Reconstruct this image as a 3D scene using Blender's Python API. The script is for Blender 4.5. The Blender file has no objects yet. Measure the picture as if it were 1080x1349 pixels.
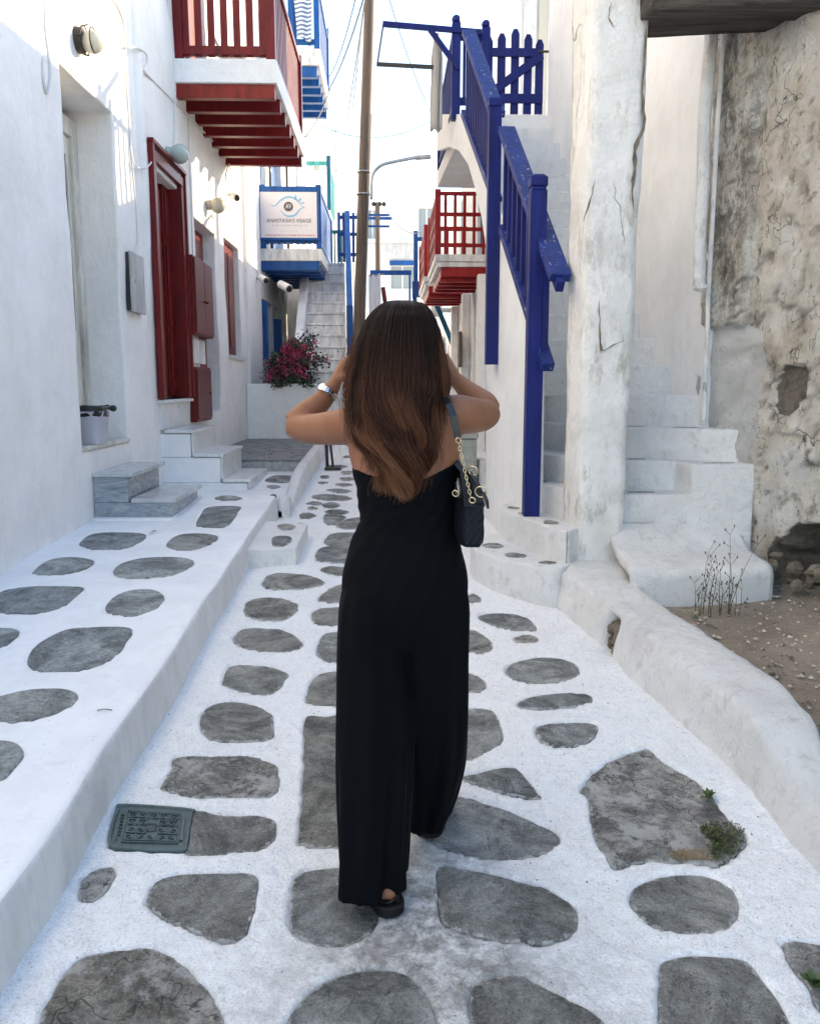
import bpy, bmesh, math, random
import numpy as np
from mathutils import Vector, Matrix, noise
random.seed(7); np.random.seed(7)
scene = bpy.context.scene
COL = scene.collection
PI = math.pi
# ------------------------------------------------------------------ camera, sky, sun, exposure
PITCH, YAW = math.radians(8.82), math.radians(1.45)
CAM = Vector((0, 0, 1.45)); FOC, CU, CV = 1080.0, 540.0, 674.5
cam_d = bpy.data.cameras.new('camera'); cam = bpy.data.objects.new('camera', cam_d); COL.objects.link(cam)
cam.location = CAM; cam.rotation_euler = (PI/2 - PITCH, 0, -YAW)
cam_d.sensor_fit = 'HORIZONTAL'; cam_d.sensor_width = 36; cam_d.lens = 36
cam_d.clip_start = .05; cam_d.clip_end = 2000
scene.camera = cam
SUN_EL, SUN_AZ = math.radians(21), math.radians(36)       # azimuth measured from +X towards +Y
W = bpy.data.worlds.new('World'); scene.world = W; W.use_nodes = True
nt = W.node_tree; nt.nodes.clear()
sky = nt.nodes.new('ShaderNodeTexSky'); sky.sky_type = 'NISHITA'; sky.sun_disc = False
sky.sun_elevation = SUN_EL; sky.sun_rotation = PI/2 - SUN_AZ
sky.air_density = 1.0; sky.dust_density = .8; sky.ozone_density = .8
bg = nt.nodes.new('ShaderNodeBackground'); bg.inputs['Strength'].default_value = .13
wo = nt.nodes.new('ShaderNodeOutputWorld')
nt.links.new(sky.outputs[0], bg.inputs[0]); nt.links.new(bg.outputs[0], wo.inputs[0])
sl = bpy.data.lights.new('sun', 'SUN'); sl.energy = 2.5; sl.angle = math.radians(.5); sl.color = (1, .76, .44)
sun = bpy.data.objects.new('sun', sl); COL.objects.link(sun)
sdir = Vector((math.cos(SUN_EL)*math.cos(SUN_AZ), math.cos(SUN_EL)*math.sin(SUN_AZ), math.sin(SUN_EL)))
sun.rotation_euler = sdir.to_track_quat('Z', 'Y').to_euler(); sun.location = sdir*30
scene.view_settings.view_transform = 'Standard'; scene.view_settings.look = 'None'
scene.view_settings.exposure = 2.06; scene.view_settings.gamma = 1
scene.render.engine = 'CYCLES'
scene.cycles.max_bounces = 8; scene.cycles.diffuse_bounces = 5

# ------------------------------------------------------------------ measured points: a sight line met with a real plane
_f = Vector((math.sin(YAW)*math.cos(PITCH), math.cos(YAW)*math.cos(PITCH), -math.sin(PITCH)))
_r = Vector((math.cos(YAW), -math.sin(YAW), 0)); _u = _r.cross(_f)
def ray(u, v): return _f + _r*((u-CU)/FOC) - _u*((v-CV)/FOC)
def at_y(u, v, Y): d = ray(u, v); return CAM + d*(Y/d.y)
def at_x(u, v, X): d = ray(u, v); return CAM + d*(X/d.x)
def at_line(u, v, a, b): d = ray(u, v); return CAM + d*(a/(d.x-b*d.y))       # wall plane X = a + b*y
SL, Y0 = .05, 2.07
def ground_z(y): return SL*(y-Y0)
def on_ground(u, v, dz=0., s=SL): d = ray(u, v); t = (dz - s*Y0 - CAM.z)/(d.z - s*d.y); return CAM + d*t
def on_level(u, v, z): d = ray(u, v); return CAM + d*((z-CAM.z)/d.z)

# ------------------------------------------------------------------ materials
MATS = {}
def _n(nt, typ, **kw):
    n = nt.nodes.new(typ)
    for k, v in kw.items():
        if k in ('operation', 'blend_type', 'data_type', 'feature', 'distance', 'noise_dimensions', 'attribute_name', 'interpolation_type', 'vector_type'): setattr(n, k, v)
        else: n.inputs[k.replace('_', ' ')].default_value = v
    return n
class M:
    def __init__(s, name, rough=.7, metal=0., spec=.5):
        s.m = bpy.data.materials.new(name); s.m.use_nodes = True; s.nt = s.m.node_tree
        s.b = s.nt.nodes['Principled BSDF']; s.b.inputs['Roughness'].default_value = rough
        s.b.inputs['Metallic'].default_value = metal; s.b.inputs['Specular IOR Level'].default_value = spec
        s.tc = s.nt.nodes.new('ShaderNodeTexCoord'); s.bump = None
        MATS[name] = s.m
    def L(s, a, b): s.nt.links.new(a, b)
    def noise(s, scale, detail=4, rough=.55, stretch=None, dist=0.):
        n = _n(s.nt, 'ShaderNodeTexNoise', Scale=scale, Detail=detail, Roughness=rough, Distortion=dist)
        v = s.tc.outputs['Object']
        if stretch:
            mp = s.nt.nodes.new('ShaderNodeMapping'); mp.inputs['Scale'].default_value = stretch; s.L(v, mp.inputs[0]); v = mp.outputs[0]
        s.L(v, n.inputs['Vector']); return n.outputs['Fac']
    def voro(s, scale, feature='F1', stretch=None, rnd=1., warp=0.):
        n = s.nt.nodes.new('ShaderNodeTexVoronoi'); n.feature = feature; n.inputs['Scale'].default_value = scale
        n.inputs['Randomness'].default_value = rnd
        v = s.tc.outputs['Object']
        if warp:
            nn = _n(s.nt, 'ShaderNodeTexNoise', Scale=scale*1.5, Detail=3.)
            s.L(v, nn.inputs['Vector'])
            mx = s.nt.nodes.new('ShaderNodeVectorMath'); mx.operation = 'MULTIPLY_ADD'
            s.L(nn.outputs['Color'], mx.inputs[0]); mx.inputs[1].default_value = (warp,)*3; s.L(v, mx.inputs[2]); v = mx.outputs[0]
        if stretch:
            mp = s.nt.nodes.new('ShaderNodeMapping'); mp.inputs['Scale'].default_value = stretch; s.L(v, mp.inputs[0]); v = mp.outputs[0]
        s.L(v, n.inputs['Vector']); return n.outputs['Distance']
    def ramp(s, fac, stops):
        r = s.nt.nodes.new('ShaderNodeValToRGB'); e = r.color_ramp.elements
        while len(e) < len(stops): e.new(.5)
        for i, (p, c) in enumerate(stops):
            e[i].position = p; e[i].color = (*c, 1) if isinstance(c, tuple) else (c, c, c, 1)
        s.L(fac, r.inputs[0]); return r.outputs[0]
    def mix(s, fac, a, b, mode='MIX'):
        n = s.nt.nodes.new('ShaderNodeMix'); n.data_type = 'RGBA'; n.blend_type = mode
        for sock, val in ((n.inputs[0], fac), (n.inputs[6], a), (n.inputs[7], b)):
            if isinstance(val, (int, float)): sock.default_value = val
            elif isinstance(val, tuple): sock.default_value = (*val, 1)
            else: s.L(val, sock)
        return n.outputs[2]
    def math(s, op, a, b=0., clamp=False):
        n = s.nt.nodes.new('ShaderNodeMath'); n.operation = op; n.use_clamp = clamp
        for i, v in enumerate((a, b)):
            if isinstance(v, (int, float)): n.inputs[i].default_value = v
            else: s.L(v, n.inputs[i])
        return n.outputs[0]
    def attr(s, name):
        n = s.nt.nodes.new('ShaderNodeAttribute'); n.attribute_name = name; return n.outputs['Fac']
    def rnd(s):
        return s.nt.nodes.new('ShaderNodeObjectInfo').outputs['Random']
    def xyz(s, i):
        n = s.nt.nodes.new('ShaderNodeSeparateXYZ'); s.L(s.tc.outputs['Object'], n.inputs[0]); return n.outputs[i]
    def color(s, c):
        if isinstance(c, tuple): s.b.inputs['Base Color'].default_value = (*c, 1)
        else: s.L(c, s.b.inputs['Base Color'])
        return s
    def rough(s, c): s.L(c, s.b.inputs['Roughness']); return s
    def add_bump(s, h, dist=.01, strength=1.):
        n = s.nt.nodes.new('ShaderNodeBump'); n.inputs['Distance'].default_value = dist; n.inputs['Strength'].default_value = strength
        s.L(h, n.inputs['Height'])
        if s.bump: s.L(s.bump.outputs[0], n.inputs['Normal'])
        s.bump = n; s.L(n.outputs[0], s.b.inputs['Normal']); return s

def make_materials():
    # smooth painted plaster of the houses
    m = M('white_plaster', .75, spec=.3)
    c = m.ramp(m.noise(1.3, 8, .7), [(.36, (.76, .758, .75)), (.6, (.86, .857, .85))])
    c = m.mix(m.ramp(m.noise(14, 6, .7, (1, 1, .12)), [(.5, 0.), (.7, .16)]), c, (.60, .60, .59))
    c = m.mix(m.ramp(m.noise(3.5, 5, .7, dist=3.), [(.495, 0.), (.5, .22), (.505, 0.)]), c, (.42, .41, .40))
    c = m.mix(m.ramp(m.noise(9, 5, .6, (1, 1, .35)), [(.56, 0.), (.8, .22)]), c, (.60, .575, .53))
    sp = m.ramp(m.noise(55, 3, .7), [(.70, 0.), (.76, .35)]); c = m.mix(sp, c, (.50, .47, .42))
    m.color(c).add_bump(m.noise(3.2, 4), .05, .7).add_bump(m.noise(26, 6, .7, (1, 1, .5)), .010, .8)
    # thick rough whitewash on kerbs, pillar, low wall, steps
    m = M('rough_whitewash', .85, spec=.25)
    c = m.ramp(m.noise(2.2, 7, .65), [(.28, (.74, .735, .72)), (.55, (.86, .857, .85))])
    d = m.ramp(m.noise(14, 8, .78, (1, 1, .6)), [(.53, 0.), (.68, .5)]); c = m.mix(d, c, (.48, .46, .43))
    d2 = m.ramp(m.noise(4.5, 8, .75), [(.60, 0.), (.70, .45)]); c = m.mix(d2, c, (.44, .42, .40))
    c = m.mix(m.ramp(m.noise(90, 2, .6), [(.68, 0.), (.74, .5)]), c, (.28, .26, .23))
    m.color(c).add_bump(m.noise(8, 6, .65, dist=.6), .045, .8).add_bump(m.noise(45, 7, .8), .012, 1.)
    # painted street mortar: brushed lime, worn along the middle
    m = M('street_whitewash', .8, spec=.3)
    c = m.ramp(m.noise(3.0, 7, .65), [(.3, (.86, .863, .863)), (.55, (.93, .932, .932))])
    c = m.mix(m.ramp(m.noise(150, 5, .85), [(.53, 0.), (.60, .55)]), c, (.40, .41, .42))
    c = m.mix(m.ramp(m.noise(30, 7, .8, dist=1.2), [(.56, 0.), (.63, .50)]), c, (.48, .485, .48))
    ln = m.ramp(m.noise(9, 7, .75, dist=3.5), [(.490, 0.), (.5, .35), (.510, 0.)]); c = m.mix(ln, c, (.42, .42, .41))
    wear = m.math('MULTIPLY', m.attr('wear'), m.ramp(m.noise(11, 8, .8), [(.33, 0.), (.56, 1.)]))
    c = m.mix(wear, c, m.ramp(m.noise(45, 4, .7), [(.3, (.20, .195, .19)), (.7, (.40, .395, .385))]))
    c = m.mix(m.ramp(m.noise(70, 2, .5), [(.735, 0.), (.76, .8)]), c, (.10, .09, .075))
    m.color(c).add_bump(m.noise(16, 6, .65, dist=1.4), .02, .8).add_bump(m.noise(80, 4, .7), .0035, .8)
    # smooth painted walkway
    m = M('walkway_whitewash', .6, spec=.4)
    c = m.ramp(m.noise(1.6, 8, .7), [(.38, (.77, .775, .78)), (.58, (.87, .872, .875))])
    c = m.mix(m.ramp(m.noise(8, 7, .8, dist=1.5), [(.55, 0.), (.68, .3)]), c, (.58, .58, .57))
    c = m.mix(m.ramp(m.noise(20, 6, .75), [(.60, 0.), (.74, .35)]), c, (.52, .51, .50))
    c = m.mix(m.ramp(m.noise(80, 2, .5), [(.73, 0.), (.75, .7)]), c, (.22, .2, .18))
    m.color(c).add_bump(m.noise(5, 4), .015, .5).add_bump(m.noise(45, 4, .6), .003, .6)
    # kerb face
    m = M('kerb_plaster', .8, spec=.25)
    c = m.ramp(m.noise(3, 6, .7, (1, 1, .4)), [(.3, (.60, .60, .59)), (.6, (.74, .735, .725))])
    c = m.mix(m.ramp(m.noise(25, 5, .7, (1, 1, .25)), [(.5, 0.), (.75, .45)]), c, (.47, .46, .44))
    m.color(c).add_bump(m.noise(12, 5, .6), .012, .6).add_bump(m.noise(70, 4, .7), .004, .6)
    # paving stones of the street
    for nm, lo, hi, warm in (('paving_stone', (.135, .147, .149), (.35, .36, .355), (.27, .255, .215)), ('walkway_stone', (.165, .187, .188), (.28, .298, .293), (.25, .245, .22)), ('cracked_stone', (.16, .16, .15), (.44, .43, .41), (.28, .25, .19))):
        m = M(nm, .75, spec=.35)
        c = m.ramp(m.noise(8, 9, .74, dist=.9), [(.36, lo), (.64, hi)])
        c = m.mix(m.ramp(m.math('MULTIPLY', m.rnd(), m.noise(2., 4, .6)), [(.1, 0.), (.5, .75)]), c, warm)
        big = m.ramp(m.noise(2.7, 7, .75, dist=1.5), [(.40, .5), (.5, 1.), (.60, 1.5)]); c = m.mix(1., c, big, 'MULTIPLY')
        tone = m.ramp(m.rnd(), [(0., .78), (.5, 1.25), (1., .95)]); c = m.mix(1., c, tone, 'MULTIPLY')
        fine = m.ramp(m.noise(150 if nm != 'walkway_stone' else 60, 5, .85), [(.36, .62), (.64, 1.4)]); c = m.mix(1., c, fine, 'MULTIPLY')
        c = m.mix(m.ramp(m.noise(19, 8, .82, (1, 2.2, 1), dist=1.8), [(.55, 0.), (.64, .55)]), c, (.42, .43, .42))
        c = m.mix(m.ramp(m.noise(12, 8, .8, (2., 1, 1), dist=1.2), [(.57, 0.), (.66, .7)]), c, (.04, .042, .042))
        c = m.mix(m.ramp(m.noise(150, 2, .6), [(.68, 0.), (.73, .6)]), c, (.5, .49, .47))
        vein = m.ramp(m.noise(5, 7, .7, dist=3.0), [(.490, 0.), (.5, .6), (.510, 0.)]); c = m.mix(vein, c, (.40, .41, .40) if nm != 'cracked_stone' else (.07, .06, .05))
        dk = m.ramp(m.noise(3.4, 6, .7, dist=2.), [(.493, 0.), (.5, .8), (.507, 0.)]); c = m.mix(dk, c, (.035, .035, .033))
        if nm == 'cracked_stone':
            ck = m.ramp(m.voro(5, 'DISTANCE_TO_EDGE', warp=.3), [(0., 1.), (.022, 0.)]); c = m.mix(ck, c, (.06, .055, .05))
            c = m.mix(m.ramp(m.noise(6, 6, .75), [(.52, 0.), (.6, .85)]), c, (.62, .61, .58))
            m.add_bump(ck, .01, -1.)
        # lime splashed over the rim of the stone, thinning inwards
        e = m.math('ADD', m.attr('edge'), m.math('MULTIPLY', m.noise(26, 7, .8), .11)); k = m.ramp(e, [(.055, 1.), (.060, 0.)])
        if nm != 'walkway_stone': c = m.mix(m.math('MULTIPLY', k, .8), c, (.70, .70, .69))
        m.color(c).add_bump(m.noise(14, 8, .75, dist=1.), .03 if nm != 'walkway_stone' else .008, 1.).add_bump(m.noise(110, 5, .8), .005, 1.)
        m.rough(m.ramp(m.noise(7, 5, .6), [(.3, .5), (.7, .82)]))
    m = M('slate', .55); c = m.ramp(m.noise(4, 7, .65, (1, 3, 1), dist=.8), [(.3, (.13, .15, .155)), (.7, (.27, .29, .29))])
    c = m.mix(m.ramp(m.rnd(), [(0., 0.), (1., .45)]), c, (.25, .21, .17)); m.color(c).add_bump(m.noise(18, 6, .7), .008, .6)
    m = M('slate_joint', .8); m.color(m.ramp(m.noise(20, 4), [(.3, (.24, .25, .25)), (.7, (.42, .42, .41))]))
    m = M('white_marble', .28)
    c = m.ramp(m.noise(3.5, 8, .7, (2.2, .8, 1), dist=2.), [(.3, (.50, .50, .50)), (.48, (.66, .66, .65)), (.62, (.74, .74, .73))])
    m.color(c).add_bump(m.noise(15, 3), .002, .3)
    m = M('grey_marble', .25)
    c = m.ramp(m.noise(6, 9, .72, (.7, .9, 2.6), dist=2.2), [(.3, (.13, .16, .19)), (.48, (.27, .31, .35)), (.6, (.36, .39, .41)), (.72, (.52, .54, .55))]); m.color(c)
    m = M('pale_grey_marble', .22)
    c = m.ramp(m.noise(4, 8, .65, (1.6, .7, 1), dist=1.6), [(.3, (.36, .385, .39)), (.55, (.50, .52, .52)), (.72, (.62, .63, .63))]); m.color(c)
    # weathered plaster of the old house
    m = M('weathered_plaster', .92, spec=.2)
    c = m.ramp(m.noise(2.6, 9, .68), [(.32, (.56, .49, .39)), (.47, (.78, .72, .63)), (.60, (.88, .86, .81))])
    c = m.mix(m.ramp(m.noise(6, 9, .8, (1, 1, .35)), [(.54, 0.), (.64, .55)]), c, (.38, .34, .28))
    c = m.mix(m.ramp(m.noise(15, 9, .85, (1, 1, .5)), [(.55, 0.), (.62, .85)]), c, (.10, .09, .075))
    ck = m.ramp(m.voro(3.0, 'DISTANCE_TO_EDGE', (1.2, 1.2, .5), warp=.5), [(0., 1.), (.016, 0.)])
    ckm = m.math('MULTIPLY', ck, m.ramp(m.noise(2.2, 4), [(.49, 0.), (.55, .9)])); c = m.mix(ckm, c, (.06, .052, .042))
    c = m.mix(m.ramp(m.noise(1.5, 5, .6), [(.52, 0.), (.68, .4)]), c, (.70, .58, .50))
    c = m.mix(m.math('MULTIPLY', m.attr('crevice_shade'), .75), c, (.14, .12, .095))  # shade of the crevices mixed into the colour, besides their real depth
    stn = m.math('MULTIPLY', m.attr('strip'), m.ramp(m.noise(7, 9, .85, (1, 1, .5)), [(.45, 0.), (.58, .85)])); c = m.mix(stn, c, (.16, .145, .12))
    wf = m.ramp(m.math('ADD', m.attr('white'), m.math('MULTIPLY', m.noise(9, 7, .75), .5)), [(.70, 0.), (.76, 1.)])
    wc = m.ramp(m.noise(3, 8, .7), [(.3, (.62, .60, .56)), (.55, (.78, .77, .75))]); wc = m.mix(m.ramp(m.noise(9, 8, .8), [(.55, 0.), (.66, .6)]), wc, (.34, .31, .26)); c = m.mix(wf, c, wc)
    bf = m.ramp(m.math('ADD', m.attr('bare'), m.math('MULTIPLY', m.noise(16, 7, .75), .4)), [(.68, 0.), (.74, 1.)])
    bc = m.ramp(m.noise(14, 7, .75), [(.3, (.11, .095, .075)), (.7, (.36, .315, .26))]); c = m.mix(bf, c, bc)
    m.color(c).add_bump(m.noise(6, 8, .75, dist=.9), .07, 1.).add_bump(m.noise(38, 7, .8), .014, 1.).add_bump(ckm, .03, -1.)
    m = M('stained_whitewash', .88, spec=.2)
    c = m.ramp(m.noise(1.8, 8, .7), [(.3, (.63, .61, .57)), (.52, (.78, .77, .75))])
    c = m.mix(m.ramp(m.noise(7, 8, .8, (1, 1, .35)), [(.52, 0.), (.64, .75)]), c, (.38, .35, .30))
    c = m.mix(m.ramp(m.noise(2.2, 7, .75, dist=1.), [(.50, 0.), (.60, .5)]), c, (.58, .58, .575))
    ck = m.ramp(m.voro(2.1, 'DISTANCE_TO_EDGE', (1, 1, .45), warp=.3), [(0., 1.), (.010, 0.)])
    ckm = m.math('MULTIPLY', ck, m.ramp(m.noise(1.2, 2), [(.5, 0.), (.56, .8)])); c = m.mix(ckm, c, (.10, .09, .07))
    m.color(c).add_bump(m.noise(6, 6, .7), .03, .8).add_bump(m.noise(50, 5, .7), .006, .8).add_bump(ckm, .01, -.8)
    m = M('bare_rubble', .95); c = m.ramp(m.noise(14, 6, .75), [(.3, (.10, .085, .065)), (.7, (.33, .28, .22))]); m.color(c).add_bump(m.noise(30, 6, .8), .02, 1.)
    m = M('dirt', .95); c = m.ramp(m.noise(3, 8, .7), [(.3, (.24, .195, .15)), (.7, (.42, .355, .285))])
    c = m.mix(m.ramp(m.noise(70, 3, .7), [(.58, 0.), (.68, .8)]), c, (.45, .38, .30)); c = m.mix(m.ramp(m.noise(45, 3, .7), [(.62, 0.), (.7, .8)]), c, (.08, .06, .04))
    m.color(c).add_bump(m.noise(40, 6, .8), .02, 1.)
    m = M('pebble', .9); m.color(m.ramp(m.noise(23, 2), [(.4, (.13, .10, .07)), (.6, (.52, .46, .39))]))
    # painted woods
    def paint(nm, base, chip=(.50, .52, .50), chips=.0, rough=.38):
        m = M(nm, rough, spec=.25); lo = tuple(x*.55 for x in base)
        c = m.ramp(m.noise(9, 8, .75, (1, 1, .22)), [(.36, lo), (.6, base)])
        if chips: 
            c = m.mix(m.ramp(m.noise(24, 7, .8, (1, .6, .6)), [(chips, 0.), (chips+.03, .85)]), c, chip)
        m.color(c).add_bump(m.noise(30, 6, .7, (1, 1, .12)), .006, 1.); return m
    paint('blue_paint', (.004, .011, .14), (.20, .22, .28), .66, rough=.5)
    paint('chipped_blue_paint', (.012, .030, .19), (.42, .44, .42), .595, rough=.5)
    paint('azure_paint', (.012, .10, .36), chips=0); paint('pale_azure_paint', (.04, .20, .50))
    paint('teal_paint', (.015, .13, .24)); paint('turquoise_paint', (.10, .42, .42)); paint('green_paint', (.02, .20, .13))
    paint('red_paint', (.17, .008, .010), chips=0, rough=.34); paint('bright_red_paint', (.33, .008, .012)); paint('brick_red_paint', (.27, .024, .014))
    paint('dull_red_paint', (.15, .022, .028)); paint('white_paint', (.86, .86, .85)); paint('cream_paint', (.70, .69, .62)); paint('grey_paint', (.50, .52, .53))
    m = M('weathered_wood', .85); c = m.ramp(m.noise(6, 8, .7, (4, 4, .25)), [(.3, (.075, .055, .042)), (.7, (.20, .155, .12))]); m.color(c).add_bump(m.noise(18, 5, .7, (3, 3, .15)), .01, .8)
    m = M('old_beam', .9); c = m.ramp(m.noise(7, 8, .75, (.3, 4, 4)), [(.3, (.025, .022, .02)), (.6, (.12, .105, .09)), (.75, (.24, .22, .2))]); m.color(c).add_bump(m.noise(12, 6, .75, (.2, 4, 4)), .03, 1.)
    m = M('cable_paint', .6); m.color((.66, .66, .65))
    m = M('black_cable', .6); m.color((.03, .03, .033))
    m = M('wire_grey', .6); m.color((.22, .24, .25))
    m = M('lamp_glass', .25); m.color((.36, .43, .40)); m.b.inputs['Coat Weight'].default_value = .4
    m = M('beige_lamp_glass', .3); m.color((.42, .40, .34))
    m = M('ribbed_glass', .2); m.color((.62, .60, .52)); m.b.inputs['Transmission Weight'].default_value = .25
    m = M('dark_metal', .5, .6); m.color((.045, .04, .035)); m = M('galvanised', .45, .7); m.color(m.ramp(m.noise(12, 5), [(.3, (.36, .38, .38)), (.7, (.52, .54, .54))]))
    m = M('steel', .22, 1.); m.color((.62, .63, .64)); m = M('gold_metal', .25, 1.); m.color((.72, .58, .36))
    m = M('camera_plastic', .4); m.color((.74, .74, .73)); m = M('black_plastic', .35); m.color((.014, .014, .015))
    m = M('bucket_plastic', .4); m.color((.56, .56, .66)); m = M('bin_bag', .35); m.color((.012, .014, .014)); m.add_bump(m.noise(25, 4, .6), .02, .8)
    m = M('glass_dark', .08); m.color((.05, .06, .065)); m = M('glass_pale', .1); m.color((.30, .33, .33))
    m = M('curtain_fabric', .9); m.color((.55, .53, .46)); m = M('grey_fabric', .9); m.color((.42, .39, .36))
    m = M('striped_towel', .9); st = m.ramp(m.math('FRACT', m.math('MULTIPLY', m.xyz(2), 14.)), [(.5, (.68, .70, .73)), (.56, (.12, .19, .34))]); m.color(st)
    m = M('iron_cover', .42, .35); c = m.ramp(m.noise(14, 6, .7), [(.3, (.055, .085, .09)), (.7, (.11, .155, .16))]); m.color(c).add_bump(m.noise(120, 3), .001, .8)
    m = M('concrete_box', .85); c = m.ramp(m.noise(7, 7, .75), [(.3, (.22, .24, .22)), (.7, (.42, .44, .41))]); m.color(c)
    m = M('bougainvillea_leaf', .55); m.color(m.ramp(m.rnd(), [(0., (.012, .035, .02)), (1., (.04, .085, .03))]))
    m.color(m.ramp(m.noise(9, 3), [(.35, (.012, .03, .018)), (.65, (.045, .09, .035))]))
    m = M('bougainvillea_flower', .6); m.color(m.ramp(m.noise(14, 3), [(.35, (.30, .010, .075)), (.65, (.62, .045, .20))]))
    m = M('weed_stem', .7); m.color(m.ramp(m.noise(9, 3), [(.3, (.06, .055, .03)), (.7, (.13, .12, .07))])); m = M('weed_leaf', .6); m.color((.07, .12, .035)); m = M('moss', .95); m.color(m.ramp(m.noise(40, 4), [(.3, (.025, .035, .012)), (.7, (.10, .12, .035))]))
    m = M('dry_grass', .9); m.color((.28, .20, .10))
    # sign print colours
    for nm, c in (('sign_board', (.74, .70, .72)), ('print_dark', (.055, .06, .07)), ('print_grey', (.50, .50, .54)), ('print_blue', (.20, .48, .68)), ('print_brown', (.10, .09, .085)), ('print_white', (.8, .8, .8)), ('print_red', (.45, .06, .05))):
        m = M(nm, .45); m.color(c)
    # the woman
    m = M('skin', .5, spec=.35)
    c = m.ramp(m.noise(9, 5, .6), [(.35, (.225, .092, .047)), (.65, (.29, .128, .068))]); m.color(c)
    m.b.inputs['Subsurface Weight'].default_value = .12; m.b.inputs['Subsurface Radius'].default_value = (.02, .008, .004)
    m.add_bump(m.noise(140, 3), .0006, .5)
    m = M('black_crepe', .85, spec=.12); m.color((.0014, .0017, .0030)); m.add_bump(m.noise(500, 2), .0006, .4)
    m.b.inputs['Specular IOR Level'].default_value = .12
    m = M('black_leather', .32); m.color((.005, .0055, .007)); m.add_bump(m.noise(160, 3), .0008, .5)
    m = M('quilted_fabric', .7, spec=.25); m.color((.004, .007, .012))
    m = M('sandal_sole', .6, spec=.3); m.color((.005, .005, .006))
    m = M('hair_core', .5); m.color((.010, .005, .0035)); m.add_bump(m.noise(40, 4, .6, (6, 6, .4)), .01, 1.)
    m = M('hair_strand', .5, spec=.18)
    hv = m.ramp(m.attr('tip'), [(0., (.010, .0045, .003)), (.35, (.028, .0100, .0055)), (.65, (.085, .032, .015)), (1., (.20, .092, .046))])
    hv = m.mix(m.attr('tone'), hv, (.17, .068, .033)); m.color(hv)
make_materials()

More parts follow.
